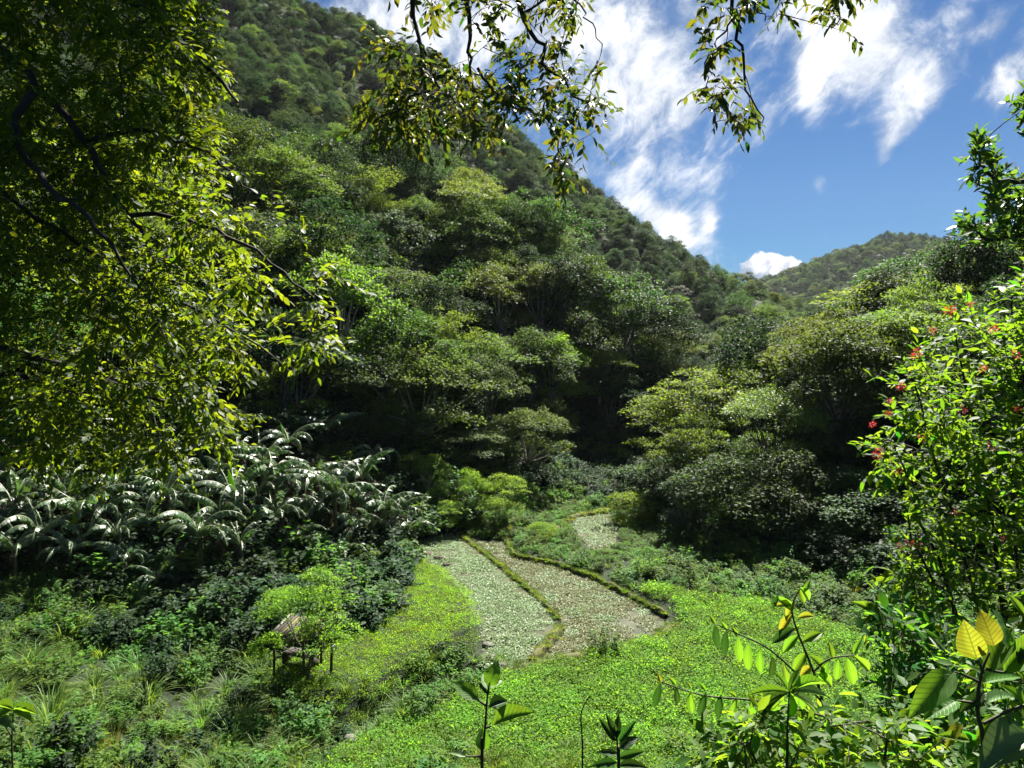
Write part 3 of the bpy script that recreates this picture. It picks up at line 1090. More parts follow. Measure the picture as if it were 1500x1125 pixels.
def grow(poly, k):
    c = poly.mean(0)
    d = poly - c
    return c + d * (1 + k / np.linalg.norm(d, axis=1)[:, None])


sheet('paddy_water', grow(PADDY_W, .12), -.05, M['water'], 'shallow muddy water of the grey-green paddy beside the meadow', 'water')
sheet('paddy_water', grow(PADDY_E, .12), -.055, M['water'], 'shallow muddy water of the olive brown paddy along the stone edge', 'water')
sheet('paddy_water', grow(PADDY_N, .12), -.06, M['water'], 'shallow muddy water of the small upper paddy', 'water')
cress = [rosettes(80 + i, .7, .135, 8, .072, .044, M['cress']) for i in range(4)]
cressb = [rosettes(90 + i, .7, .135, 8, .070, .040, M['cress_brown']) for i in range(4)]
LINES = [GP([(598, 806), (760, 812)]), GP([(670, 842), (740, 838)]), GP([(740, 868), (795, 866)]), GP([(700, 925), (820, 922)])]
for nm, poly, ms, lb in (('paddy_weeds', PADDY_W, cress, 'pale grey-green water plants covering the paddy beside the meadow'),
                         ('paddy_weeds', PADDY_E, cressb + cress[:1], 'olive brown water plants covering the paddy along the stone edge'),
                         ('paddy_weeds', PADDY_N, cress + cressb[:1], 'pale water plants covering the small upper paddy')):
    q = spread(rge, poly[:, 0].min(), poly[:, 0].max(), poly[:, 1].min(), poly[:, 1].max(), .50, .7)
    q = q[inside(poly, q) & (pdist(poly, q, True) > .18)]
    for ln in LINES:
        q = q[pdist(ln, q) > .30]
    if poly is PADDY_E:     # open water in one corner
        c = G(940, 912)[:2]
        q = q[(np.linalg.norm((q - c) * [1.0, .8], axis=1) > 1.35) | (rge.rand(len(q)) < .25)]
    lay(nm, ms, q, .85, 1.2, lb, 'water plants', tilt=.03, z=-.05)

# ------------------------------------------------------------------ low earth banks between the paddies
M['bank_soil'] = noisemat('grassy_bank_soil', [(.03, .028, .012), (.07, .075, .02), (.10, .085, .04)], 3.0, .9, .8, 20, .04)
tuft_low = [tuft(110 + i, 46, .17, .022, M['grass_yellow'], .22, .8) for i in range(3)]
tuft_edge = [tuft(130 + i, 34, .12, .02, M['lawn'], .16, .9) for i in range(3)]
tuft_green = [tuft(120 + i, 46, .20, .022, M['bankgrass'], .22, .9) for i in range(3)]


def earth_bank(line, w_, h_, label, tufts, dens=9, name='earth_bank'):
    line = np.asarray(line, float)
    seg = np.concatenate([[0], np.cumsum(np.linalg.norm(np.diff(line, axis=0), axis=1))])
    s = np.arange(0, seg[-1], .18)
    c = np.column_stack([np.interp(s, seg, line[:, 0]), np.interp(s, seg, line[:, 1])])
    k = np.ones(5) / 5
    for ax in (0, 1):
        c[2:-2, ax] = np.convolve(c[:, ax], k, 'valid')
    t = np.gradient(c, axis=0)
    t = unit(t)
    nrm = np.column_stack([-t[:, 1], t[:, 0]])
    prof = np.array([[-1.0, -.55], [-.85, .25], [-.5, .85], [0, 1], [.5, .85], [.85, .25], [1.0, -.55]])
    V = []
    for a, hh in prof:
        wob = 1 + .28 * lumps(s, s * 0, 1.6, int(a * 10) + 20) + .30 * lumps(s, s * 0, .7, int(a * 10) + 40) + .08 * rge.normal(0, 1, len(s))
        V.append(np.column_stack([c + nrm * (a * w_ / 2 * wob)[:, None], np.maximum(-.2, hh * h_ * (1 + .5 * lumps(s, s * 0, 1.9, 77) + .10 * rge.normal(0, 1, len(s))))]))
    V = np.stack(V, 1).reshape(-1, 3)
    m = len(prof)
    i, j = np.meshgrid(np.arange(len(s) - 1), np.arange(m - 1), indexing='ij')
    F = np.stack([i * m + j, i * m + j + 1, (i + 1) * m + j + 1, (i + 1) * m + j], -1).reshape(-1, 4)[:, ::-1]
    root = thing(name, (c[0, 0], c[0, 1], 0), label, 'earth bank')
    part('soil', mesh('soil', V, F, [M['bank_soil']], smooth=True), root)
    n = int(len(s) * .18 * dens)
    kx = rge.randint(0, len(s), n)
    off = rge.normal(0, .38, n)
    pts = np.column_stack([c[kx] + nrm[kx] * (off * w_)[:, None], np.maximum(-.03, h_ * (1 - 2.2 * off ** 2) - .03)])
    sc_ = rge.uniform(.25, 1.0, n) ** 1.3
    g = scatter('grass', tufts, pts - np.array(root.location), np.column_stack([rge.uniform(-.3, .3, (n, 2)), rge.uniform(0, 6.28, n)]), np.repeat(sc_, 3).reshape(-1, 3),
                rge.randint(0, len(tufts), n), 'tufts of grass', None, root)
    return root


earth_bank(GP([(672, 781), (692, 797), (720, 818), (755, 846), (790, 876), (812, 898), (820, 908)]), .20, .10, 'narrow yellow-green grassy bank dividing the two paddies lengthwise', tuft_low + tuft_green, 18)
earth_bank(GP([(822, 922), (806, 940), (790, 958), (778, 972)]), .42, .20, 'short crumbling bank below the gap between the two paddies', tuft_low, 16)
earth_bank(GP([(742, 792), (752, 815), (812, 827), (868, 846), (930, 878), (978, 904)]), .22, .20, 'raised shaded edge bank along the olive brown paddy', tuft_green, 20)
earth_bank(GP([(990, 915), (962, 937), (890, 953), (800, 970), (735, 985)]), .45, .12, 'low curved bank between the paddies and the bean field', tuft_green, 22)
earth_bank(GP([(800, 790), (828, 765), (842, 757), (895, 748)]), .45, .18, 'bright grassy bank round the small upper paddy', tuft_low, 24)

# mud clods at the paddy's upper end
def clod(px, py, r, label, name='mud_clod', mat='soil', flat=.5):
    g = G(px, py)
    rg = np.random.RandomState(int(px))
    u, v = np.meshgrid(np.linspace(0, 2 * np.pi, 14, endpoint=False), np.linspace(0.05, np.pi - .05, 8), indexing='ij')
    rr = r * (1 + .18 * np.sin(2 * u + px) * np.sin(v) + .12 * np.sin(5 * u + 3 * v) + .06 * rg.normal(0, 1, u.shape))
    V = np.stack([rr * np.cos(u) * np.sin(v), rr * np.sin(u) * np.sin(v) * .8, rr * np.cos(v) * flat], -1).reshape(-1, 3)
    i, j = np.meshgrid(np.arange(14), np.arange(7), indexing='ij')
    F = np.stack([i * 8 + j, i * 8 + j + 1, ((i + 1) % 14) * 8 + j + 1, ((i + 1) % 14) * 8 + j], -1).reshape(-1, 4)
    o = obj(name, mesh(name, V, F, [M[mat]], smooth=True), None, (g[0], g[1], max(-.05, h1(g[0], g[1])) + r * flat * .35))
    return tag(o, label, 'stone' if name == 'stone' else 'clod')


for px_, py_, r_, lb in ((613, 801, .34, 'broad brown mud clod under the drooping banana leaf'), (628, 812, .26, 'brown mud clod at the head of the grey-green paddy beside the meadow edge'),
                         (643, 818, .30, 'long brown mud clod in the grey-green paddy'), (655, 828, .26, 'low brown mud clod furthest down the grey-green paddy'), (656, 793, .15, 'small dark clod in the paddy by the trees')):
    clod(px_, py_, r_, lb)
M['stone'] = noisemat('pale_stone', [(.06, .058, .05), (.12, .115, .10), (.20, .19, .17)], 4, .8, .6, 16, .02)
for px_, py_, r_, lb in ((714, 945, .22, 'pale stone in the corner of the grey-green paddy'), (737, 975, .20, 'pale wet stone at the paddy outlet'), (722, 962, .16, 'small tan stone beside the paddy outlet'),
                         (513, 1082, .22, 'flat pale stone beside the ditch'), (526, 1074, .17, 'tilted pale stone in the ditch')):
    clod(px_, py_, r_, lb, 'stone', 'stone', .55)

# ------------------------------------------------------------------ undergrowth
us = {'tuft': [tuft(200 + i, 70, 1.15, .032, M['grass'], .22, 1.1) for i in range(3)],
      'tufty': [tuft(210 + i, 60, .75, .026, M['grass_yellow'], .2, .9) for i in range(2)],
      'weed': [leafy(220 + i, .55, .8, 16, 22, .13, .075, M['weed']) for i in range(3)],
      'shrub': [leafy(230 + i, .8, 1.1, 22, 30, .15, .08, M['shrub']) for i in range(3)],
      'shrubd': [leafy(240 + i, .8, 1.1, 22, 30, .16, .09, M['shrub_dark']) for i in range(2)],
      'fern': [fern(250 + i, 9, .9, M['weed']) for i in range(2)]}
UK = list(us)
ulist = [m_ for k in UK for m_ in us[k]]
u0 = {}
c_ = 0
for k in UK:
    u0[k] = (c_, len(us[k]))
    c_ += len(us[k])


def mixlay(name, xy, wts, smin, smax, label, cat):
    ks = list(wts)
    pw = np.array([wts[k] for k in ks], float)
    ch = rge.choice(len(ks), len(xy), p=pw / pw.sum())
    idx = np.array([u0[ks[c]][0] + rge.randint(u0[ks[c]][1]) for c in ch])
    s = rge.uniform(smin, smax, len(xy)) * (1 + .35 * lumps(xy[:, 0], xy[:, 1], 3.1, 61) + .25 * lumps(xy[:, 0], xy[:, 1], 7.3, 62))
    scatter(name, ulist, np.column_stack([xy, hgt(xy) - .05]), np.column_stack([rge.uniform(-.15, .15, (len(xy), 2)), rge.uniform(0, 6.28, len(xy))]),
            np.column_stack([s, s, s * rge.uniform(.75, 1.25, len(xy))]), idx, label, cat)


uq = spread(rge, -40, 46, 8, 70, .62)
zn = slope_zone(uq)
free = np.ones(len(uq), bool)
for pd in PADDIES:
    free &= ~inside(pd, uq) & (pdist(pd, uq, True) > .55)
free &= ~inside(LAWN, uq) & ~inside(BEANS, uq)
free &= inview(uq, .8)
uq = uq[free]
upx, upy, ud = proj(np.column_stack([uq, hgt(uq) + .4]))
# which plants grow where
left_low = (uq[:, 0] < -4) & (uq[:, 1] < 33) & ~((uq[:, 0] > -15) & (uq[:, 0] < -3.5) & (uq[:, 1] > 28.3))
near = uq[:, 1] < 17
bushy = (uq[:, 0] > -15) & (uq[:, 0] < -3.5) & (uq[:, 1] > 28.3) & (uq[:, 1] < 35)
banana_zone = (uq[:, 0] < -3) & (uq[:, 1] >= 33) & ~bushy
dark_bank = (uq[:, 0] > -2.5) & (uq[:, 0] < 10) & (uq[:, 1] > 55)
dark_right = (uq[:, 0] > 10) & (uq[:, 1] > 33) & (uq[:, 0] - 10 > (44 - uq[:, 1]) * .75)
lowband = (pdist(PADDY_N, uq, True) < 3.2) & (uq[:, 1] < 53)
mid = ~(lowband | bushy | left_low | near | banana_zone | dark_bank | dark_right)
gaps = lumps(uq[:, 0], uq[:, 1], 2.6, 71) + .5 * lumps(uq[:, 0], uq[:, 1], 1.1, 72) > -.22
mixlay('grass_and_weeds', uq[left_low & ~near & gaps], {'tuft': 3.4, 'weed': 3.0, 'fern': .7, 'tufty': 1.8, 'shrub': 1.4, 'shrubd': .5}, .6, 1.15, 'tall arching grass and leafy weeds on the rough ground beyond the ditch', 'undergrowth')
mixlay('low_growth', uq[left_low & ~near & ~gaps], {'weed': 4, 'tufty': 1.5, 'fern': .5}, .35, .6, 'low leafy growth between the grass clumps beyond the ditch', 'undergrowth')
mixlay('slope_weeds', uq[near & (rge.rand(len(uq)) < .8)], {'tuft': 1.2, 'weed': 4, 'tufty': 2.5, 'fern': .4}, .55, .95, 'mixed weeds on the bank dropping from the viewpoint', 'undergrowth')
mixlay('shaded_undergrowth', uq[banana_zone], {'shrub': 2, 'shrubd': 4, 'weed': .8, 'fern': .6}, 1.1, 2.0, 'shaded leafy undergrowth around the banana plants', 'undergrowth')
mixlay('bushy_undergrowth', uq[bushy], {'shrubd': 4, 'shrub': 1.6, 'weed': .6}, .9, 1.7, 'dark bushy undergrowth behind the hut at the foot of the banana clump', 'undergrowth')  # dark shrubs whose leaf colour also stands in for shade here
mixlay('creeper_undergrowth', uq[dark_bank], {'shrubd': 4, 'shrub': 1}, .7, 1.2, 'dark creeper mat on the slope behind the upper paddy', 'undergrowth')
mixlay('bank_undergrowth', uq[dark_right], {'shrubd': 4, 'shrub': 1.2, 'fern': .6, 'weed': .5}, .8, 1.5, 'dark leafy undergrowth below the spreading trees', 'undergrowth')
mixlay('leafy_undergrowth', uq[mid], {'shrub': 3, 'weed': 4, 'tuft': .7, 'tufty': .5}, .55, 1.0, 'fresh green broadleaf undergrowth between the paddies and the trees', 'undergrowth')
lb_ = spread(rge, 0, 13, 40, 54, .33)
fr_ = (pdist(PADDY_N, lb_, True) < 3.4)
for pd in PADDIES:
    fr_ &= ~inside(pd, lb_) & (pdist(pd, lb_, True) > .4)
lb_ = lb_[fr_]
mixlay('low_weeds', lb_, {'weed': 4, 'shrub': 1}, .28, .5, 'low bright weeds in front of the small upper paddy', 'undergrowth')
gq = spread(rge, -9, 9, 16.6, 20.2, .5)
mixlay('verge_grass', gq[rge.rand(len(gq)) < .75], {'tufty': 4, 'tuft': .6, 'weed': 1.6}, .5, 1.1, 'sunlit yellow-green grass at the foot of the bank below the viewpoint', 'grass')
# reeds along the ditch
dq = spread(rge, -12, 2, 18, 32, .33)
dd_ = pdist(DITCH, dq)
dq = dq[(dd_ > .25) & (dd_ < 1.0) & (rge.rand(len(dq)) < .8)]
dq = dq[~(inside(BEANS, dq) & (pdist(BEANS, dq, True) > .4))]
mixlay('ditch_reeds', dq, {'tuft': 5, 'weed': 1}, .45, .8, 'dark tall reeds lining the ditch between meadow and bean field', 'reeds')
# under-storey of the forest
sq = spread(rge, -110, 90, 42, 150, 2.6)
zs = slope_zone(sq)
sq = sq[((zs == 1) | (zs == 3))]
sp_ = np.column_stack([sq, hgt(sq)])
px, py, d = proj(sp_)
sq = sq[(d > 5) & (px > -120) & (px < 1620) & visible(sp_, 4.0, 24)]
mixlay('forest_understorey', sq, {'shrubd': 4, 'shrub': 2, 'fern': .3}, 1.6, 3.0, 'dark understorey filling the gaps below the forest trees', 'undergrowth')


# ------------------------------------------------------------------ banana plants
M['banana'] = leafmat('banana_leaf', (.050, .090, .040), (.10, .20, .03), .22, .42, .45, .03, .5, .25)
M['banana_new'] = leafmat('young_banana_leaf', (.09, .20, .02), (.30, .55, .03), .5, .4, .5, .03, .3, .1)
M['midrib'] = noisemat('banana_midrib', [(.16, .19, .09), (.26, .29, .16)], 6, .45, .2, 30, .005, .6)
M['pseudostem'] = noisemat('banana_stem', [(.035, .03, .015), (.08, .075, .03), (.13, .11, .06)], 5, .7, .4, 20, .01)


def banana_leaf(seed, L, W, arch):
    """one arching leaf torn into strips; along +Y from the origin, rising then drooping"""
    rg = np.random.RandomState(seed)
    nseg = 38
    t = np.linspace(0, 1, nseg + 1)
    ang = R(70) - arch * t ** 1.15
    ds = L / nseg
    y = np.concatenate([[0], np.cumsum(np.cos(ang[:-1]) * ds)])
    z = np.concatenate([[0], np.cumsum(np.sin(ang[:-1]) * ds)])
    x = .04 * L * np.sin(t * 3 + rg.uniform(0, 6))
    rib = np.column_stack([x, y, z])
    mb = MB()
    mb.tube(rib, np.linspace(.030, .006, nseg + 1), 4, 1, cap=False)
    ga = np.gradient(rib, axis=0)
    ga = unit(ga)
    for sg in (-1, 1):
        k = 3
        while k < nseg:
            m_ = min(nseg, k + rg.choice([1, 1, 1, 2, 2]))
            wprof = lambda q: W * .5 * (math.sin(math.pi * min(1, max(.02, (q - .08) / .94)) ** .62)) ** .7 + .02
            dr = R(rg.uniform(12, 62))
            for a in range(k, m_):
                pa, pb = rib[a], rib[a + 1]
                gap = .78 if a == m_ - 1 else 1.0
                pb = pa + (pb - pa) * gap
                up = np.cross(ga[a], [1, 0, 0])
                up = -up if up[2] < 0 else up
                sd = np.array([sg, 0, 0]) * math.cos(dr) - up * math.sin(dr) + ga[a] * .32
                sd2 = np.array([sg, 0, 0]) * math.cos(dr + .5) - up * math.sin(dr + .5) + ga[a] * .32
                wa, wb = wprof(t[a]) * rg.uniform(.92, 1.05), wprof(t[a + 1])
                V = [pa, pb, pb + sd * wb * .55, pa + sd * wa * .55, pb + sd * wb * .55 + sd2 * wb * .45, pa + sd * wa * .55 + sd2 * wa * .45]
                mb.add(V, [[0, 1, 2, 3], [3, 2, 4, 5]], 0, rg.rand())
            k = m_
    return mb.build('leaf', [M['banana'], M['midrib']])


bleafs = [banana_leaf(300 + i, rr_, ww_, a_) for i, (rr_, ww_, a_) in enumerate([(2.6, .56, 1.7), (2.8, .54, 2.1), (2.4, .52, 2.5), (2.7, .60, 1.4), (2.3, .50, 2.9)])]
mb = MB()
tt = np.linspace(0, 1, 10)
for j in range(6):
    a0, a1 = j * 1.047, (j + 1) * 1.047
    for k in range(9):
        r0 = .10 * math.sin(math.pi * min(1, tt[k] * .92 + .05)) + .012
        r1 = .10 * math.sin(math.pi * min(1, tt[k + 1] * .92 + .05)) + .012
        q = lambda r_, a_, t_: [r_ * math.cos(a_) + .10 * t_, r_ * math.sin(a_) * .45, t_ * 1.35]
        mb.add([q(r0, a0, tt[k]), q(r0, a1, tt[k]), q(r1, a1, tt[k + 1]), q(r1, a0, tt[k + 1])], [[0, 1, 2, 3]], 0, .5)
spear = mb.build('spear_leaf', [M['banana_new']], True)


def stem_mesh(h_, seed):
    rg = np.random.RandomState(seed)
    m_ = MB()
    z = np.linspace(-.4, h_, 8)
    m_.tube(np.column_stack([.05 * np.sin(z), .05 * np.cos(z * 1.3), z]), np.linspace(.16, .07, 8), 10)
    return m_.build('stem', [M['pseudostem']], True)


M['banana_dead'] = leafmat('dead_banana_leaf', (.030, .024, .012), (.05, .04, .015), .25, .7, .1, .03, .6, .3)
dead = [banana_leaf(330 + i, 1.9, .42, 4.2) for i in range(2)]
for me_ in dead:
    me_.materials[0] = M['banana_dead']
    me_.materials[1] = M['banana_dead']
stems = {h_: stem_mesh(h_, int(h_ * 10)) for h_ in (1.2, 1.8, 2.4, 3.0)}
rgb_ = np.random.RandomState(77)
BAN = [(20, 735, 35, .95, 7), (75, 690, 38, 1.0, 8), (118, 742, 35, 1.05, 8), (168, 700, 37, .9, 7), (205, 655, 41, .95, 7), (245, 712, 36, 1.05, 8), (292, 772, 33.5, 1.0, 10), (345, 722, 36.5, 1.05, 9),
       (352, 660, 41, .9, 7), (400, 690, 39, 1.0, 8), (420, 640, 44, .9, 7), (462, 672, 41, .95, 8), (492, 712, 39, 1.0, 8), (530, 690, 43, .9, 7), (560, 738, 41, .95, 8), (596, 772, 42, .9, 8),
       (228, 838, 33, .7, 5), (60, 770, 34, .9, 7), (170, 775, 34.5, .85, 7), (450, 742, 38.5, .85, 7), (-40, 700, 37, 1.0, 7), (-30, 770, 34, 1.0, 7), (300, 690, 40, .9, 7), (140, 655, 42, .9, 7),
       (516, 762, 39.5, .8, 7), (548, 640, 48, .8, 6), (480, 620, 48, .85, 6),
       (0, 690, 39, .9, 8), (45, 745, 36, .9, 8), (98, 715, 37, .9, 8), (150, 738, 35.5, .85, 8), (225, 690, 38.5, .9, 8), (272, 735, 36.5, .85, 8), (322, 745, 35.5, .85, 8), (378, 715, 38, .9, 8), (405, 745, 37, .85, 8),
       (440, 705, 40, .9, 8), (475, 735, 39, .85, 8), (510, 728, 40.5, .85, 8), (545, 765, 40.5, .85, 8), (578, 752, 42, .85, 8), (60, 655, 42, .9, 7), (260, 655, 43, .9, 7), (310, 645, 44, .9, 7), (385, 665, 42, .9, 7), (100, 800, 33.5, .7, 7), (20, 800, 33, .75, 7), (190, 812, 33.5, .65, 7), (350, 790, 34.5, .7, 7), (435, 790, 36.5, .7, 7), (500, 800, 37.5, .7, 7)]
BLAB = {6: 'large banana plant with a bright upright new leaf at the front of the clump', 15: 'banana plant drooping grey leaves over the head of the paddy',
        16: 'low shaded banana plant with folded hanging leaves', 14: 'banana plant standing above the meadow end of the clump'}
BLINE = ['banana plant in the back row of the clump under the overhanging tree', 'banana plant in the front row of the clump above the rough grass', 'banana plant on the paddy side of the clump']
for i, (px_, py_, d_, s_, nl_) in enumerate(BAN):
    c = P(px_, py_, d_)
    g = h1(c[0], c[1])
    hs = (c[2] - g) / s_
    hk = min(stems, key=lambda q: abs(q - hs))
    zc = hk * s_
    lab = BLAB.get(i, ('tall ' if s_ > .88 else 'low ') + (BLINE[2] if px_ > 440 else (BLINE[0] if py_ < 705 else BLINE[1])))
    s_ *= 1.15
    hk = min(stems, key=lambda q: abs(q - (c[2] - g) / s_))
    zc = hk * s_
    root = thing('banana_plant', (c[0], c[1], (max(g, c[2] - zc) if c[2] - zc - g < .8 else g) - .35), lab, 'banana plant', 'banana plants on the slope', rgb_.uniform(0, 6.28), s_)
    part('stem', stems[hk], root, False)
    a0 = rgb_.uniform(0, 6.28)
    for k in range(nl_ + 3):
        o = part('leaf', bleafs[rgb_.randint(5)], root, False)
        o.location = (0, 0, hk - .12 - .05 * rgb_.rand())
        o.rotation_euler = (R(rgb_.uniform(-18, 14)), R(rgb_.uniform(-8, 8)), a0 + k * 2.4 + rgb_.uniform(-.3, .3))
        s2 = rgb_.uniform(.75, 1.08)
        o.scale = (s2, s2, s2)
    for k in range(3):
        o = part('leaf', dead[k % 2], root, False)
        o["label"] = 'dry brown leaf hanging down along the stem'
        o.location = (0, 0, hk - .25)
        o.rotation_euler = (R(-25), 0, a0 + 1.2 + k * 2.1)
    if i in (6, 3, 13, 10, 7):
        o = part('spear_leaf', spear, root, False)
        o["label"] = 'bright green rolled new leaf'
        o.location = (0, 0, hk - .1)
        o.rotation_euler = (R(rgb_.uniform(-12, 12)), R(10), 0)


# ------------------------------------------------------------------ trees and bushes one can tell apart near the paddies
M['feather'] = leafmat('feathery_foliage', (.075, .125, .022), (.20, .32, .03), .42, .5, .3, .05, .6, .1)
M['fresh'] = leafmat('fresh_lime_foliage', (.100, .175, .016), (.27, .42, .02), .46, .62, .12, .04, .5, .15)
M['gold'] = M['yellow']
kind('feather', 1, Rc=2.9, Ht=5.6, npad=34, padr=.95, flat=.55, nleaf=15000, L=.15, W=.05, mat=M['feather'], bark=M['bark'], low=.2, up=.85, dome=.55)
kind('bigumbrella', 2, Rc=5.2, Ht=8.8, npad=64, padr=1.15, flat=.45, nleaf=20000, L=.22, W=.12, mat=M['sunny'], bark=M['bark'], low=.08, up=.82, dome=.72)
kind('hedge', 2, Rc=2.8, Ht=4.6, npad=44, padr=.9, flat=.8, nleaf=14000, L=.20, W=.10, mat=M['mid'], bark=M['bark'], low=.02, up=.55, dome=.97)
kind('roundbush', 1, Rc=1.5, Ht=2.3, npad=30, padr=.5, flat=.8, nleaf=7000, L=.13, W=.06, mat=M['fresh'], bark=M['bark'], low=.05, up=.6, dome=.95)
kind('small', 2, Rc=1.5, Ht=3.4, npad=20, padr=.55, flat=.5, nleaf=9000, L=.10, W=.05, mat=M['fresh'], bark=M['bark_pale'], low=.2, up=.8, dome=.62)
kind('huttree', 1, Rc=1.5, Ht=3.3, npad=22, padr=.45, flat=.55, nleaf=9000, L=.085, W=.045, mat=M['fresh'], bark=M['bark'], low=.05, up=.75, dome=.66)
kind('golden', 1, Rc=2.6, Ht=6.0, npad=22, padr=.9, flat=.45, nleaf=5000, L=.22, W=.12, mat=M['gold'], bark=M['bark'], low=.3, up=.85, dome=.5)


def hero(k, v, px_, py_top, d_, wpx, label, group=None, name='tree', cat='tree'):
    c = P(px_, py_top, d_)
    g = h1(c[0], c[1])
    tr, cr = KINDS[k][v % len(KINDS[k])]
    co = np.empty(len(cr.vertices) * 3, np.float32)
    cr.vertices.foreach_get('co', co)
    co = co.reshape(-1, 3)
    sx = wpx / FOC * d_ / (np.ptp(np.percentile(co[:, 0], [2, 98])))
    sz = max(.4 * sx, (c[2] - g) / np.percentile(co[:, 2], 99))
    root = thing(name, (c[0], c[1], g), label, cat, group, v * 2.1 + px_)
    root.scale = (sx, sx, sz)
    part('trunk', tr, root, False)
    part('crown', cr, root, False)
    return root


hero('bigumbrella', 0, 1040, 545, 55, 190, 'wide olive umbrella tree overhanging the dark gully behind the upper paddy')
hero('bigumbrella', 1, 1100, 524, 60, 180, 'broad flat-topped tree behind the feathery green tree')
hero('layered', 0, 1010, 612, 50, 110, 'yellow-green layered tree stepping down to the upper paddy')
hero('feather', 0, 1142, 570, 46, 132, 'feathery bright green tree with fine many-stemmed crown above the dark bushes')
hero('golden', 0, 1168, 540, 60, 80, 'small yellow-leaved tree behind the feathery green tree')
hero('dome', 0, 1235, 520, 56, 170, 'dark round-crowned tree beside the yellow-leaved tree')
hero('silver', 0, 1275, 590, 48, 130, 'grey-green tree with scattered pale leaves behind the red-flowering bush')
hero('dark', 1, 1250, 640, 45, 150, 'dark dense tree above the bushes beside the flowering bush')
hero('bigumbrella', 1, 1385, 400, 66, 300, 'very broad olive canopy tree high behind the red-flowering bush')
hero('dome', 1, 1330, 378, 84, 150, 'dark green domed tree on the skyline below the distant mountain')
hero('umbrella', 1, 1240, 470, 74, 170, 'olive spreading tree below the skyline dome tree')
hero('silver', 1, 1465, 350, 74, 150, 'grey loose-leaved tree on the skyline behind the dark whorled branches')
hero('dark', 2, 1180, 505, 88, 90, 'slim dark tree closing the valley behind the umbrella tree')
hero('hedge', 0, 1075, 672, 43, 150, 'dark dense bush on the bank, the one next to the paddy side')
hero('hedge', 1, 1165, 665, 42, 150, 'dark dense bush in the middle of the bank below the feathery tree')
hero('hedge', 0, 1250, 690, 40.5, 140, 'dark dense bush on the bank next to the red-flowering bush')
hero('dome', 2, 990, 668, 49, 95, 'grey-green leafy tree at the corner of the upper paddy')
hero('silver', 0, 1003, 700, 45, 70, 'slender pale-leaved tree with a bare stem beside the dark bushes')
hero('roundbush', 0, 926, 722, 49, 66, 'rounded light green bush beside the upper paddy', name='bush', cat='bush')
hero('umbrella', 0, 775, 600, 57, 115, 'umbrella tree with sunlit yellow rim at the foot of the spur')
hero('umbrella', 2, 690, 628, 55, 100, 'loose olive tree beside the sunlit umbrella tree')
hero('dome', 1, 585, 600, 53, 110, 'dark round tree with pale thin stems above the banana plants')
hero('dome', 0, 520, 585, 54, 120, 'leafy green tree rising behind the banana clump')
hero('lime', 0, 625, 664, 49, 80, 'light green bushy tree behind the last banana plants')
hero('small', 0, 690, 690, 48, 66, 'small bright lime tree at the head of the paddies')
hero('small', 1, 737, 697, 47.5, 72, 'small pale-leaved tree with a dark trunk at the head of the paddies')
hero('small', 1, 655, 735, 46, 50, 'low leafy bush between the lime tree and the banana leaves', name='bush', cat='bush')
hero('roundbush', 0, 795, 765, 45, 40, 'low green bush at the top corner of the olive brown paddy', name='bush', cat='bush')

# ------------------------------------------------------------------ hut in the meadow
M['wood'] = noisemat('grey_weathered_wood', [(.025, .021, .017), (.05, .043, .035), (.085, .075, .064)], 7, .8, .5, 40, .01)
M['wood_pale'] = noisemat('pale_bamboo', [(.07, .064, .05), (.12, .11, .09), (.20, .185, .155)], 6, .6, .3, 30, .006)
M['rust'] = noisemat('rusty_slat', [(.022, .018, .014), (.04, .032, .025), (.06, .05, .04)], 6, .8, .4, 30, .006)
M['mosswood'] = noisemat('mossy_yellow_slat', [(.06, .05, .012), (.11, .095, .025), (.15, .135, .06)], 6, .8, .4, 30, .006)
M['white'] = noisemat('white_plastic', [(.55, .55, .55), (.75, .75, .74)], 5, .4, .2, 20, .004)
hp = G(436, 975, .75)
hz = h1(hp[0], hp[1])
hut = thing('field_hut', (hp[0], hp[1], hz), 'small open hut with a sloping slatted roof on thin posts in the meadow', 'hut', None, R(-24))
HW, HD, HH = 1.45, 1.05, 1.2
for sx, sy, hh in ((-1, -1, HH - .14), (1, -1, HH - .14), (-1, 1, HH + .14), (1, 1, HH + .14)):
    m_ = MB()
    m_.tube([[sx * HW * .44, sy * HD * .44, -.3], [sx * HW * .44 + .02, sy * HD * .44, hh * .5], [sx * HW * .44 - .01, sy * HD * .44, hh]], [.05, .045, .04], 8)
    part('post', m_.build('post', [M['wood']], True), hut, False)
roof = part('roof', None, hut, False)
roof.name = 'roof'
sl = math.atan2(.28, HD * .88)
roof.location = (0, 0, HH + .03)
roof.rotation_euler = (sl, 0, 0)
for yy in (-.42, .42):
    m_ = MB()
    m_.tube([[-HW * .56, yy * HD, .0], [HW * .56, yy * HD, .0]], .035, 6)
    part('beam', m_.build('beam', [M['wood']], True), roof, False)
ns = 13
for k in range(ns):
    m_ = MB()
    x = -HW * .55 + HW * 1.1 * k / (ns - 1)
    m_.box([0, 0, 0], [HW * 1.1 / ns * .84, HD * 1.25, .03])
    o = part('slat', m_.build('slat', [M[['wood_pale', 'rust', 'wood', 'mosswood', 'wood', 'rust', 'wood_pale'][k % 7]]]), roof, False)
    o.location = (x, rge.uniform(-.06, .06), .055 + rge.uniform(0, .012))
    o.rotation_euler = (rge.uniform(-.02, .02), rge.uniform(-.05, .05), rge.uniform(-.03, .03))
m_ = MB()
m_.box([0, .15, .40], [HW * .8, HD * .5, .05])
for x in (-.6, .6):
    m_.box([x, .15, .17], [.08, .4, .40])
part('bench', m_.build('bench', [M['wood']]), hut, False)
m_ = MB()
m_.box([0, 0, 0], [HW * .9, .05, .05])
o = part('rail', m_.build('rail', [M['wood']]), hut, False)
o.location = (0, -HD * .44, .62)
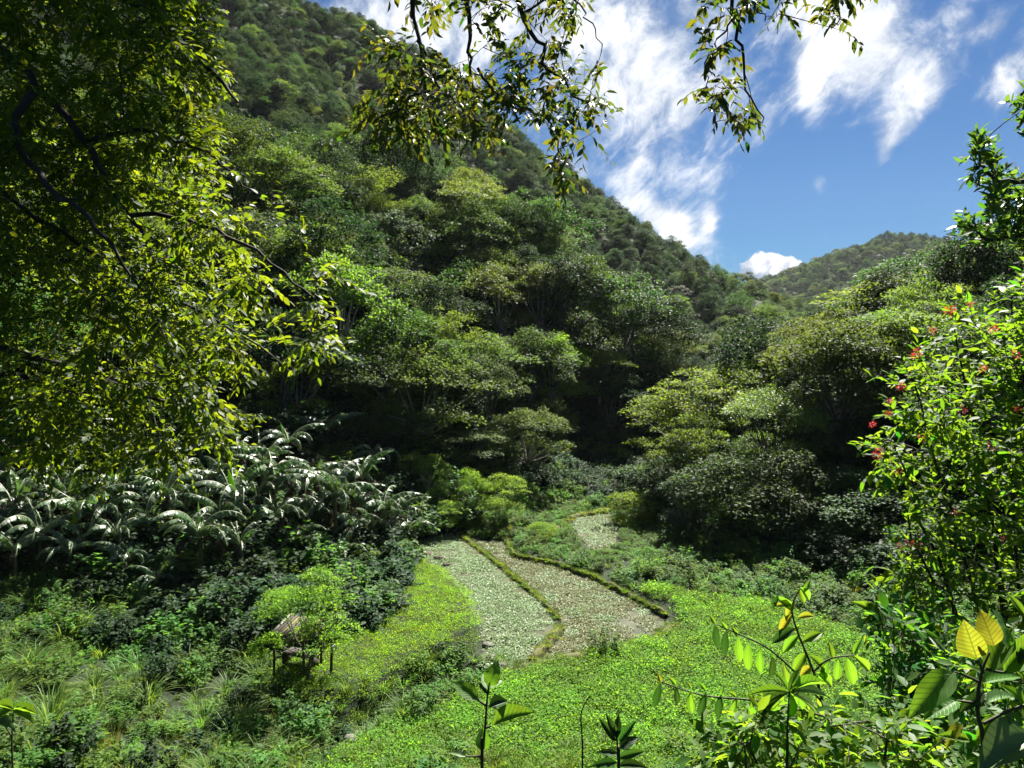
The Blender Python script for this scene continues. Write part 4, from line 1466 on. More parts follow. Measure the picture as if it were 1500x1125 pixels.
hero('huttree', 0, 448, 836, 24.4, 138, 'small feathery yellow-green tree leaning over the hut roof')
# leaning post with a white bag
pg = G(485, 984, .75)
pz = h1(pg[0], pg[1])
m_ = MB()
m_.tube([[0, 0, -.3], [.02, 0, .5], [.05, 0, 1.0], [-.02, 0, 1.35]], [.05, .05, .045, .04], 8)
o = obj('fence_post', m_.build('fence_post', [M['wood']], True), None, (pg[0], pg[1], pz))
tag(o, 'dark crooked wooden post standing alone beside the hut', 'post')
u, v = np.meshgrid(np.linspace(0, 2 * np.pi, 12, endpoint=False), np.linspace(0.05, np.pi - .05, 9), indexing='ij')
rr = .10 * (1 + .15 * np.sin(3 * u + 2 * v)) * np.where(v < .9, .5 + .5 * v / .9, 1)
V = np.stack([rr * np.cos(u) * np.sin(v), rr * np.sin(u) * np.sin(v), rr * np.cos(v) * 1.25], -1).reshape(-1, 3)
i_, j_ = np.meshgrid(np.arange(12), np.arange(8), indexing='ij')
F = np.stack([i_ * 9 + j_, i_ * 9 + j_ + 1, ((i_ + 1) % 12) * 9 + j_ + 1, ((i_ + 1) % 12) * 9 + j_], -1).reshape(-1, 4)
o = obj('plastic_bag', mesh('plastic_bag', V, F, [M['white']], smooth=True), None, (pg[0] + .13, pg[1] - .03, pz + .92))
tag(o, 'white plastic bag hung on the crooked post by the hut', 'bag')
# low sheltered box under the bushes
bx = G(546, 915, .6)
m_ = MB()
m_.box([0, 0, .25], [.7, .5, .06])
m_.box([0, .2, .05], [.7, .06, .5])
m_.box([-.3, 0, .05], [.06, .5, .5])
m_.box([.3, 0, .05], [.06, .5, .5])
o = obj('wooden_box', m_.build('wooden_box', [M['wood']]), None, (bx[0], bx[1], h1(bx[0], bx[1]) + .1))
o.rotation_euler = (0, 0, .4)
tag(o, 'grey open wooden box under the bushes at the meadow edge', 'box')


# ------------------------------------------------------------------ foreground: leafy boughs built from limbs, sprays and single leaves
def curve(pts, n=14):
    pts = np.asarray(pts, float)
    k = len(pts)
    ts = np.linspace(0, k - 1, n)
    out = []
    for t in ts:
        i = min(int(t), k - 2)
        f = t - i
        p0, p1, p2, p3 = pts[max(i - 1, 0)], pts[i], pts[i + 1], pts[min(i + 2, k - 1)]
        out.append(.5 * ((2 * p1) + (-p0 + p2) * f + (2 * p0 - 5 * p1 + 4 * p2 - p3) * f * f + (-p0 + 3 * p1 - 3 * p2 + p3) * f ** 3))
    return np.array(out)


def in_poly(poly, n, rg, d0, d1):
    """points seen inside an outline of the photograph, at depths d0..d1"""
    poly = np.asarray(poly, float)
    out = []
    while len(out) < n:
        q = rg.uniform(poly.min(0), poly.max(0), (n * 3, 2))
        q = q[inside(poly, q)]
        out += list(q)
    return np.array([P(a, b_, rg.uniform(d0, d1)) for a, b_ in out[:n]])


class Bough:
    """collects limbs, twigs and leaves of one plant"""
    def __init__(self, seed):
        self.rg = np.random.RandomState(seed)
        self.limb, self.twig = MB(), MB()
        self.nodes = []
        self.C, self.D, self.N, self.L, self.W, self.A = [], [], [], [], [], []

    def add_limb(self, pts, r0, r1, sides=7, n=18, usable=True):
        c = curve(pts, n)
        j = self.rg.normal(0, .012, c.shape)
        j[0] = 0
        c = c + j
        self.limb.tube(c, np.linspace(r0, r1, len(c)), sides, cap=False)
        if usable:
            self.nodes += list(c[1:])
        return c

    def spray(self, a, ntw, nl, tl, L, W, droop=.5, r=.004, reach=1.2, sd=.25):
        rg = self.rg
        nd = np.asarray(self.nodes)
        dist = np.linalg.norm(nd - a, axis=1)
        o = nd[np.argmin(dist + rg.uniform(0, .25, len(nd)))]
        v = a - o
        ln = np.linalg.norm(v)
        mid = (o + a) / 2 + [0, 0, .12 * ln] + rg.normal(0, .06 * ln + .01, 3)
        ts = np.linspace(0, 1, 7)[:, None]
        br = (1 - ts) ** 2 * o + 2 * ts * (1 - ts) * mid + ts ** 2 * a
        self.twig.tube(br, np.linspace(r + .004 * min(ln, 1.5), r * .5, 7), 4, cap=False)
        if ln < 1.6:
            self.nodes.append(br[3])
        for k in range(ntw):
            s = br[3 + int(rg.rand() * 3.99)] if k else br[-2]
            dv = unit(v / (ln + 1e-6) * .7 + rg.normal(0, .55, 3) + [0, 0, -.25 * droop])
            l = tl * rg.uniform(.6, 1.25)
            e = s + dv * l + [0, 0, -droop * .28 * l]
            m = s + dv * l * .5
            tw = np.array([s, m, e])
            self.twig.tube(tw, [r * .6, r * .45, r * .25], 3, cap=False)
            t = (np.arange(nl) + .6) / nl
            p = np.where(t[:, None] < .5, s + (m - s) * (t[:, None] * 2), m + (e - m) * (t[:, None] * 2 - 1))
            side = unit(np.cross(dv, [0, 0, 1.0]) + rg.normal(0, .15, 3))
            sg = np.where(np.arange(nl) % 2 == 0, 1, -1)[:, None]
            D = unit(dv * .75 + side * sg * .8 + rg.normal(0, sd, (nl, 3)) + np.array([0, 0, -droop]))
            N = unit(np.array([0, 0, 1.0]) + rg.normal(0, .5, (nl, 3)))
            sc_ = rg.uniform(.5, 1.25, nl)
            self.C += list(p)
            self.D += list(D)
            self.N += list(N)
            self.L += list(L * sc_)
            self.W += list(W * sc_ * rg.uniform(.75, 1.25, nl))
            self.A += [rg.rand() * .35] * nl

    def finish(self, root, leaf_mat, bark, single=300, twig_mat=None):
        rg = self.rg
        if self.limb.n:
            part('limbs', self.limb.build('limbs', [bark], True), root)
        part('twigs', self.twig.build('twigs', [twig_mat or bark]), root)["kind"] = 'stuff'
        C, D, N, L, W = map(np.array, (self.C, self.D, self.N, self.L, self.W))
        rnd = np.clip(np.array(self.A) + .65 * rg.rand(len(C)), 0, 1)
        px, py, d = proj(C)
        vis = (px > 0) & (px < 1500) & (py > 0) & (py < 1125) & (d > .3)
        order = np.argsort(-(vis * L / np.maximum(d, .3)) * rg.uniform(.8, 1.2, len(C)))
        pick = order[:min(single, int(vis.sum()))]
        # four shared leaf meshes that differ only in tone
        T, TFc = T_LEAF
        base = [mesh('leaf', T, TFc, [leaf_mat], np.full(len(T), tn)) for tn in (.1, .35, .6, .9)]
        S = unit(np.cross(unit(D), N))
        N2 = np.cross(S, unit(D))
        loc = np.array(root.location)
        for i in pick:
            o = obj('leaf', base[min(3, int(rnd[i] * 4))], root)
            m = Matrix.Identity(4)
            for r_ in range(3):
                m[r_][0], m[r_][1], m[r_][2], m[r_][3] = S[i][r_] * W[i], unit(D[i])[r_] * L[i], N2[i][r_] * L[i], C[i][r_] - loc[r_]
            o.matrix_basis = m
        keep = np.ones(len(C), bool)
        keep[pick] = False
        if keep.any():
            V, F, li = leaves(T_LEAF, C[keep], D[keep], N[keep], L[keep], W[keep])
            o = part('foliage', mesh('foliage', V, F, [leaf_mat], rnd[keep][li]), root)
            o["kind"] = 'stuff'
        return root


M['bough'] = leafmat('overhanging_leaves', (.024, .064, .010), (.17, .27, .008), .48, .52, .22, .06, .5, .0)
M['bough_top'] = leafmat('hanging_bough_leaves', (.040, .072, .014), (.125, .165, .010), .42, .5, .25, .14, .6, .0)
M['whorl'] = leafmat('whorled_leaves', (.030, .070, .014), (.13, .26, .02), .40, .40, .5, .05, .5, .0)
M['bushleaf'] = leafmat('flowering_bush_leaves', (.030, .084, .012), (.15, .34, .012), .47, .56, .14, .06, .5, .0)
M['shrubleaf'] = leafmat('near_shrub_leaves', (.045, .110, .014), (.19, .38, .016), .48, .52, .22, .07, .5, .0)

# --- the tree that overhangs from one side: trunk stands out of frame
b1 = Bough(501)
TR = np.array([-6.2, 5.2, 6.8])
root = thing('overhanging_tree', TR, 'large dark leafy tree hanging over the banana plants with backlit yellow-green lower boughs', 'tree')
tk = MB()
trunk_line = curve([TR + [0, 0, -.6], TR + [.15, 0, 2.5], TR + [.1, .1, 5.2], TR + [.35, .1, 7.6], TR + [.6, .3, 10.5]], 16)
tk.tube(trunk_line, np.linspace(.26, .12, 16), 10)
part('trunk', tk.build('trunk', [M['bark_dark']], True), root)
j1, j2, j3 = trunk_line[10], trunk_line[12], trunk_line[8]
b1.add_limb([j1, P(-120, -10, 5.1), P(0, 72, 4.9), P(60, 132, 4.8), P(128, 210, 4.7), P(165, 275, 4.7), P(192, 322, 4.7), P(215, 352, 4.7), P(222, 400, 4.75)], .036, .006, n=26)
b1.add_limb([P(190, 316, 4.7), P(262, 318, 4.65), P(330, 345, 4.6), P(400, 386, 4.5), P(455, 432, 4.4), P(500, 470, 4.4)], .016, .004)
b1.add_limb([P(128, 208, 4.7), P(165, 196, 4.8), P(215, 194, 4.9), P(300, 225, 5.1), P(370, 280, 5.3)], .022, .006)
b1.add_limb([j3, P(-120, 210, 5.4), P(0, 278, 5.3), P(52, 318, 5.2), P(120, 360, 5.2), P(220, 420, 5.2), P(330, 480, 5.1), P(430, 545, 5.0)], .026, .005, n=24)
b1.add_limb([j3, P(-100, 480, 5.8), P(40, 520, 5.7), P(160, 560, 5.6), P(280, 600, 5.6)], .05, .008)
b1.add_limb([j2, P(-60, -120, 5.6), P(100, -60, 5.4), P(220, 20, 5.2), P(300, 90, 5.1), P(350, 150, 5.1)], .06, .008)
b1.add_limb([j2, P(-40, -320, 6.4), P(150, -280, 6.4), P(300, -200, 6.2)], .07, .015)
b1.add_limb([trunk_line[14], P(0, -500, 7.5), P(200, -450, 7.8), P(330, -380, 7.6)], .07, .015)
b1.add_limb([trunk_line[13], P(150, -350, 8), P(350, -330, 8.5), P(480, -300, 8.6), P(620, -420, 8.8)], .06, .012)  # unseen limb added to carry the shading foliage
b1.add_limb([P(60, 132, 4.8), P(20, 180, 4.4), P(60, 260, 4.2), P(140, 330, 4.0), P(210, 420, 4.0)], .03, .006)
core = [(-140, -60), (280, -60), (295, 20), (312, 110), (290, 180), (325, 290), (375, 350), (395, 385), (385, 420), (365, 470), (360, 520), (335, 585), (300, 610), (250, 620), (150, 635), (60, 620), (-60, 550)]
edge = [(400, 290), (480, 350), (492, 388), (530, 470), (515, 515), (480, 560), (500, 590), (470, 590), (420, 560), (400, 500), (380, 420)]
lowf = [(-30, 560), (330, 560), (380, 620), (330, 680), (200, 690), (150, 720), (60, 690), (-30, 660)]
above = [(-300, -850), (680, -900), (700, -330), (560, -190), (400, -110), (300, -70), (-300, -50)]  # unseen foliage over the frame, added to shade the boughs below
upper = [(-140, -60), (300, -60), (310, 20), (330, 110), (310, 180), (300, 300), (200, 330), (-60, 330)]
for poly, n_, d0, d1 in ((core, 300, 4.0, 6.6), (upper, 230, 4.6, 7.6), (edge, 8, 4.0, 5.0), (lowf, 70, 4.6, 6.6), ([(-60, 300), (330, 300), (390, 400), (360, 520), (320, 600), (-60, 560)], 110, 4.4, 6.8)):
    for a in in_poly(poly, n_, b1.rg, d0, d1):
        b1.spray(a, 6, 11, .25, .060, .028, .38, .0024)
for a in in_poly(above, 620, b1.rg, 5.4, 10.5):
    b1.spray(a, 6, 9, .42, .13, .065, .35)
b1.finish(root, M['bough'], M['bark_dark'])

# --- the tree whose boughs hang in at the top
b2 = Bough(502)
TR2 = np.array([4.6, -2.2, 10.8])
root = thing('overhanging_tree', TR2, 'tree letting two thin leafy boughs hang down against the sky and clouds', 'tree')
tk = MB()
tl2 = curve([TR2 + [0, 0, -.6], TR2 + [-.2, .1, 2], TR2 + [-.6, .5, 4.2], TR2 + [-1.0, 1.2, 6.0]], 12)
tk.tube(tl2, np.linspace(.24, .12, 12), 10)
part('trunk', tk.build('trunk', [M['bark_dark']], True), root)
top = tl2[-1]
hub = P(720, -260, 4.4)
b2.add_limb([top, (top + hub) / 2 + [0, 0, .5], hub], .09, .04, usable=False)
b2.add_limb([hub, P(690, -60, 4.4), P(688, 30, 4.35), P(690, 85, 4.3), P(692, 135, 4.3)], .022, .005)
b2.add_limb([hub, P(745, -70, 4.5), P(765, 20, 4.4), P(792, 62, 4.4), P(803, 95, 4.35), P(842, 140, 4.3), P(872, 160, 4.3)], .02, .004)
b2.add_limb([hub, P(610, -120, 4.3), P(604, -10, 4.2), P(612, 45, 4.2), P(618, 105, 4.15), P(600, 150, 4.1), P(545, 175, 4.1)], .02, .004)
b2.add_limb([P(700, 100, 4.3), P(738, 150, 4.3), P(790, 165, 4.3), P(818, 215, 4.3), P(822, 268, 4.3)], .010, .003)
b2.add_limb([P(612, 60, 4.2), P(640, 120, 4.2), P(680, 160, 4.2), P(725, 195, 4.2)], .010, .003)
b2.add_limb([P(765, 20, 4.4), P(820, -10, 4.4), P(850, 10, 4.4), P(880, 60, 4.4)], .009, .003)
hub2 = P(1085, -240, 4.6)
b2.add_limb([top, (top + hub2) / 2 + [0, 0, .5], hub2], .08, .03, usable=False)
b2.add_limb([hub2, P(1072, -60, 4.5), P(1076, 30, 4.4), P(1088, 85, 4.4), P(1092, 140, 4.4), P(1124, 182, 4.4)], .016, .003)
b2.add_limb([P(1076, 20, 4.4), P(1050, 60, 4.4), P(1035, 120, 4.4), P(1050, 180, 4.4)], .007, .002)
b2.add_limb([hub2, P(1180, -60, 4.5), P(1225, 5, 4.5), P(1222, 45, 4.5)], .012, .003)
b2.add_limb([P(1076, -10, 4.4), P(1110, 20, 4.4), P(1135, 25, 4.4)], .006, .002)
for a in np.vstack([in_poly([(580, -220), (900, -220), (900, -40), (600, -40)], 34, b2.rg, 4.0, 5.0), in_poly([(1010, -220), (1290, -220), (1270, -40), (1030, -40)], 18, b2.rg, 4.2, 5.0)]):
    b2.spray(a, 3, 7, .18, .066, .027, .5, .0022)
for poly, n_ in (([(600, -50), (880, -50), (875, 20), (800, 60), (740, 90), (640, 50), (600, 20)], 40), ([(545, 55), (620, 60), (640, 120), (640, 200), (580, 205), (525, 205), (525, 150), (570, 120)], 46),
                 ([(640, 90), (760, 80), (800, 130), (790, 190), (740, 220), (650, 215)], 46), ([(800, 60), (885, 70), (875, 120), (880, 190), (830, 230), (800, 180), (780, 110)], 30),
                 ([(800, 230), (835, 235), (828, 290), (808, 285)], 5)):
    for a in in_poly(poly, n_, b2.rg, 4.0, 4.8):
        b2.spray(a, 3, 7, .16, .064, .026, .55, .0022)
for poly, n_ in (([(1030, -40), (1110, -40), (1105, 50), (1060, 70), (1025, 60)], 11), ([(1030, 70), (1085, 70), (1085, 140), (1040, 150), (1015, 130)], 10),
                 ([(1040, 150), (1100, 150), (1135, 178), (1090, 185), (1050, 200)], 6), ([(1115, -30), (1160, -30), (1150, 30), (1125, 35)], 4), ([(1195, -40), (1260, -40), (1255, 30), (1225, 55), (1200, 20)], 8)):
    for a in in_poly(poly, n_, b2.rg, 4.2, 4.7):
        b2.spray(a, 3, 6, .14, .068, .029, .7, .0022)
b2.finish(root, M['bough_top'], M['bark_dark'])

# --- dark branches with whorled leaves at the far side
b3 = Bough(503)
TR3 = np.array([9.6, 8.6, 6.6])
root = thing('whorled_leaf_tree', TR3, 'tree with dark upturned leaf whorls leaning in against the sky above the flowering bush', 'tree')
tk = MB()
tl3 = curve([TR3 + [0, 0, -.6], TR3 + [-.1, 0, 3], TR3 + [-.2, .1, 6], TR3 + [-.3, 0, 9.5]], 12)
tk.tube(tl3, np.linspace(.2, .08, 12), 10)
part('trunk', tk.build('trunk', [M['bark_dark']], True), root)
b3.add_limb([tl3[7], P(1600, 350, 8.6), P(1510, 340, 8.5), P(1455, 352, 8.4), P(1420, 330, 8.4)], .05, .012)
b3.add_limb([tl3[8], P(1590, 290, 8.6), P(1510, 270, 8.5), P(1455, 262, 8.4), P(1432, 218, 8.4)], .05, .012)
b3.add_limb([tl3[9], P(1590, 190, 8.6), P(1520, 150, 8.6), P(1494, 135, 8.6)], .05, .012)
b3.add_limb([tl3[8], P(1620, 100, 9), P(1600, 20, 9)], .05, .012)
for a in in_poly([(1500, 60), (1720, 40), (1720, 420), (1500, 380)], 75, b3.rg, 8.0, 9.4):
    b3.spray(a, 3, 7, .2, .15, .055, -.35, .006, sd=.6)
for poly, n_ in (([(1415, 210), (1440, 200), (1470, 265), (1500, 280), (1560, 270), (1560, 330), (1460, 300), (1425, 265)], 34), ([(1408, 318), (1440, 312), (1500, 300), (1560, 300), (1560, 370), (1440, 365), (1410, 345)], 42), ([(1485, 125), (1560, 100), (1560, 190), (1490, 160)], 14)):
    for a in in_poly(poly, n_, b3.rg, 7.9, 9.0):
        b3.spray(a, 3, 7, .16, .15, .055, -.35, .006, sd=.6)
b3.finish(root, M['whorl'], M['bark_dark'])

# --- bush with red flower clusters
b4 = Bough(504)
TB = np.array([4.6, 6.6, h1(4.6, 6.6)])
root = thing('flowering_bush', TB, 'tall leafy bush with small red flower clusters, bright green against the light', 'bush')
for tx, ty, td in ((1480, 420, 6.2), (1400, 480, 6.0), (1340, 560, 5.6), (1310, 650, 5.4), (1330, 760, 5.3), (1430, 620, 5.8), (1480, 720, 5.6), (1380, 860, 5.2), (1540, 520, 6.0), (1560, 400, 6.4), (1650, 520, 6.2), (1660, 700, 6.0), (1600, 850, 5.8)):
    e = P(tx, ty, td)
    m = (TB + e) / 2 + [(.25 if tx > 1400 else .35), .1, -.1]
    b4.add_limb([TB + b4.rg.normal(0, .1, 3) * [1, 1, 0], m, e], .035, .006, n=20)
bp_ = [(1500, 398), (1455, 435), (1405, 455), (1385, 495), (1320, 530), (1300, 565), (1322, 605), (1290, 655), (1285, 690), (1335, 722), (1330, 765), (1322, 800), (1318, 850), (1290, 890), (1310, 960), (1500, 1080), (1720, 1080), (1740, 420), (1580, 380)]
for a in in_poly(bp_, 470, b4.rg, 4.9, 7.2):
    b4.spray(a, 5, 8, .24, .084, .035, .05, .003, sd=.4)
for a in np.array([P(*q) for q in ((1395, 460, 5.2), (1345, 520, 5.1), (1312, 565, 5.0), (1290, 658, 4.9), (1300, 690, 4.9), (1285, 690, 4.9), (1325, 610, 5.0), (1340, 800, 4.8), (1420, 450, 5.3), (1470, 425, 5.5))]):
    b4.spray(a, 3, 7, .18, .09, .038, .05, .003)
b4.finish(root, M['bushleaf'], M['bark_dark'], twig_mat=M['twig'])
M['red'] = leafmat('red_petals', (.55, .035, .03), (.70, .06, .05), .35, .5, .4, .03, .5, .2)


def flower_cluster(seed):
    rg = np.random.RandomState(seed)
    n = 34
    C = unit(rg.normal(0, 1, (n, 3))) * (.016 + .026 * rg.rand(n))[:, None]
    V, F, li = leaves(T_LEAF, C, unit(C) + rg.normal(0, .4, (n, 3)), rg.normal(0, 1, (n, 3)), .026 * rg.uniform(.7, 1.3, n), .012)
    return mesh('flower_cluster', V, F, [M['red']], rg.rand(n)[li])


fl = [flower_cluster(600 + i) for i in range(3)]
FP = [(1320, 566), (1304, 588), (1344, 516), (1338, 522), (1395, 452), (1421, 446), (1456, 482), (1278, 622), (1288, 662), (1283, 668), (1330, 797), (1346, 799), (1316, 690), (1364, 905), (1390, 456), (1487, 520), (1301, 606), (1366, 484), (1440, 540),
      (1410, 600), (1350, 640), (1452, 655), (1492, 600), (1318, 800), (1358, 985), (1400, 750), (1470, 790)]
for i, (a, b_) in enumerate(FP):
    o = part('flower_cluster', fl[i % 3], root, False)
    q = P(a, b_, 4.72) - np.array(root.location)
    o.location = q
    s_ = rge.uniform(.4, .65)
    o.scale = (s_, s_, s_)
    o.rotation_euler = (i, i * 2.1, 0)

# ------------------------------------------------------------------ large single leaves close to the viewpoint
def big_leaf(fold, curl, wav, mat, seed=0, shape=.75):
    rg = np.random.RandomState(seed)
    n, V, UV = 9, [], []
    for i in range(n):
        t = i / (n - 1)
        wd = (math.sin(math.pi * t ** shape) ** .8) * .5 * (1 - .12 * t) if 0 < t < 1 else .012
        for k, sx in enumerate((-1, -.5, 0, .5, 1)):
            V.append([sx * wd, t, -curl * t * t + fold * abs(sx) * wd + wav * math.sin(t * 17 + sx * 2 + seed) * abs(sx) * .6])
            UV.append([.5 + sx * wd, t])
    F = [[i * 5 + k, i * 5 + k + 1, (i + 1) * 5 + k + 1, (i + 1) * 5 + k] for i in range(n - 1) for k in range(4)]
    return mesh('leaf', V, np.array(F), [mat], np.full(len(V), .5), UV, None, True)


M['big'] = leafmat('broad_leaf', (.050, .125, .014), (.22, .42, .018), .50, .46, .3, .04, .3, .25, True)
M['big_yellow'] = leafmat('yellowing_broad_leaf', (.15, .16, .012), (.36, .36, .02), .54, .5, .2, .04, .3, .15, True)
M['big_pale'] = leafmat('pale_glossy_leaf', (.09, .16, .06), (.16, .28, .06), .30, .48, .35, .04, .3, .2, True)
M['big_dark'] = leafmat('dark_broad_leaf', (.014, .050, .010), (.05, .13, .012), .38, .46, .3, .04, .3, .2, True)
BL = {k: [big_leaf(.35, .12, .02, M[k], 1), big_leaf(.15, .25, .03, M[k], 2), big_leaf(.6, .05, .015, M[k], 3)] for k in ('big', 'big_yellow', 'big_pale', 'big_dark')}
BLN = {k: [big_leaf(.3, .2, .01, M[k], 4, 1.0), big_leaf(.5, .3, .02, M[k], 5, 1.0)] for k in ('big', 'big_yellow', 'big_pale', 'big_dark')}
rgl = np.random.RandomState(900)


def put_leaf(root, base, tip, wr, mat='big', face=.6, narrow=False, label=None):
    """one broad leaf from base to tip (world), width = wr x length; face: how far it turns to the camera"""
    base, tip = np.asarray(base, float), np.asarray(tip, float)
    d = tip - base
    L = np.linalg.norm(d)
    D = d / L
    toc = unit(np.array([0, 0, CAM_Z]) - base)
    N = unit(toc * face + np.array([0, 0, 1.0]) * (1 - face) + rgl.normal(0, .12, 3))
    S = unit(np.cross(D, N))
    N = np.cross(S, D)
    lst = (BLN if narrow else BL)[mat]
    o = obj('leaf', lst[rgl.randint(len(lst))], root)
    m = Matrix.Identity(4)
    loc = np.array(root.location)
    for r_ in range(3):
        m[r_][0], m[r_][1], m[r_][2], m[r_][3] = S[r_] * L * wr, D[r_] * L, N[r_] * L, base[r_] - loc[r_]
    o.matrix_basis = m
    if label:
        o["label"] = label
    return o


def near_plant(name, stems_px, d_, label, cat='plant', r=.007, mat='twig'):
    """root Empty on the ground below the stems; stems as tubes from the ground"""
    q = P(stems_px[0][0][0], stems_px[0][0][1], d_)
    g = h1(q[0], q[1])
    root = thing(name, (q[0], q[1], g), label, cat)
    mb_ = MB()
    for k, st in enumerate(stems_px):
        pts = [P(a, b_, d_ + (dd[0] if dd else 0)) for a, b_, *dd in st]
        if k == 0:
            pts = [np.array([q[0], q[1], g - .15])] + pts
        mb_.tube(curve(pts, 6 + 5 * len(pts)), np.linspace(r * (1.25 if k == 0 else .8), r * .4, 6 + 5 * len(pts)), 6)
    part('stem', mb_.build('stem', [M[mat]], True), root)
    return root


def leaves_px(root, lst, d_):
    for (bx_, by_), (tx_, ty_), wr, mat, *o in lst:
        dz = o[0] if o else rgl.uniform(-.03, .05)
        put_leaf(root, P(bx_, by_, d_), P(tx_, ty_, d_ + dz), wr, mat, o[1] if len(o) > 1 else .6, o[2] if len(o) > 2 else False)


r1_ = near_plant('sapling', [[(706, 1150), (708, 1095), (711, 1060), (714, 1020), (717, 1000)], [(712, 1033), (704, 1028), (699, 1024)], [(708, 1106), (696, 1108), (682, 1108)], [(712, 1066), (720, 1063)]], 3.0,
                 'sapling with a few broad notched leaves rising in front of the bean field', 'sapling')
leaves_px(r1_, [((717, 1006), (727, 968), .72, 'big', .02, .8), ((719, 1008), (736, 992), .5, 'big_pale', .05, .2), ((700, 1025), (662, 994), .48, 'big', .05, .6), ((716, 1018), (700, 999), .4, 'big_dark', .02, .5),
                ((721, 1063), (784, 1042), .42, 'big', .05, .55), ((716, 1036), (744, 1026), .6, 'big_dark', .05, .6), ((708, 1099), (707, 1065), .74, 'big', .03, .9), ((683, 1109), (655, 1097), .3, 'big_pale', .03, .2),
                ((714, 1010), (708, 985), .5, 'big_pale', .06, .3)], 3.0)
r2_ = near_plant('bare_twig', [[(853, 1150), (853, 1090), (851, 1050), (856, 1032), (865, 1018)]], 3.1, 'thin bare dark twig standing up in front of the bean field', 'twig', .004, 'bark_dark')
r3_ = near_plant('dark_leafy_plant', [[(906, 1160), (905, 1110), (903, 1070)]], 2.9, 'dark green plant with upright pointed leaves in front of the bean field')
leaves_px(r3_, [((904, 1085), (878, 1052), .34, 'big_dark'), ((904, 1080), (890, 1048), .34, 'big_dark'), ((905, 1078), (906, 1046), .4, 'big_dark'), ((906, 1085), (930, 1056), .36, 'big_dark'), ((907, 1095), (934, 1078), .55, 'big_dark'),
                ((905, 1105), (872, 1098), .35, 'big_dark'), ((906, 1110), (945, 1100), .35, 'big_dark'), ((905, 1118), (860, 1118), .3, 'big_dark'), ((906, 1122), (950, 1122), .35, 'big_dark')], 2.9)
# plant with drooping rows of leaves
r4_ = near_plant('drooping_leaf_plant', [[(1225, 1160), (1205, 1030), (1188, 975), (1168, 925), (1160, 890), (1172, 862)], [(1205, 1030), (1165, 985), (1125, 950), (1085, 930), (1050, 915)], [(1210, 1050), (1120, 1028), (1040, 1020), (1000, 1010), (968, 998)],
                                         [(1190, 985), (1215, 965), (1250, 960)]], 3.5, 'sapling with rows of hanging pointed leaves on long arching twigs')
ll = []
for t in np.linspace(.0, 1, 9):
    x = 1180 - 132 * t
    y = 1000 - 85 * t ** .8
    ll.append(((x, y), (x + rgl.uniform(-6, 8), y + rgl.uniform(30, 44)), .33, 'big' if rgl.rand() < .7 else 'big_dark', .0, .75, True))
    if t > .7:
        ll.append(((x, y), (x - 8, y - 14), .4, 'big', .0, .7, True))
for t in np.linspace(.1, 1, 8):
    x = 1140 - 172 * t
    y = 1033 - 33 * t
    ll.append(((x, y), (x + rgl.uniform(-12, 4), y + rgl.uniform(28, 46)), .30, 'big' if rgl.rand() < .6 else 'big_dark', .0, .75, True))
    ll.append(((x, y), (x + rgl.uniform(-12, 4), y - rgl.uniform(8, 16)), .42, 'big_yellow' if rgl.rand() < .2 else 'big', .0, .6, True))
for x, y, tx, ty in ((1170, 862, 1180, 885), (1172, 860, 1190, 880), (1164, 880, 1150, 905), (1162, 885, 1135, 885), (1160, 895, 1138, 872), (1168, 905, 1195, 900), (1160, 900, 1140, 925), (1165, 920, 1130, 940), (1170, 930, 1145, 955),
                     (1175, 940, 1205, 925), (1182, 955, 1160, 985), (1185, 960, 1215, 985), (1178, 868, 1186, 850), (1140, 872, 1130, 892), (1190, 975, 1160, 1000), (1195, 985, 1225, 1005)):
    ll.append(((x, y), (tx, ty), .42, ('big_yellow', 'big', 'big', 'big', 'big', 'big_dark', 'big_dark')[rgl.randint(7)], .0, .65, True))
for x, y, tx, ty in ((1212, 968, 1200, 1005), (1228, 963, 1225, 1000), (1240, 960, 1252, 1008), (1250, 960, 1280, 985), (1250, 958, 1262, 935), (1220, 965, 1215, 940)):
    ll.append(((x, y), (tx, ty), .34, 'big', .0, .7, True))
leaves_px(r4_, ll, 3.5)
# palmate leaf plant
r5_ = near_plant('palmate_leaf_plant', [[(1152, 1160), (1153, 1080), (1156, 1014)]], 3.0, 'plant with one large hand-shaped glossy leaf in front of the drooping sapling')
leaves_px(r5_, [((1156, 1014), t_, .26, m_, .04, .35, True) for t_, m_ in (((1095, 1010), 'big'), ((1100, 1050), 'big_dark'), ((1135, 980), 'big'), ((1172, 975), 'big'), ((1212, 988), 'big'), ((1218, 1012), 'big_pale'), ((1205, 1040), 'big_pale'), ((1165, 1055), 'big'))], 3.0)
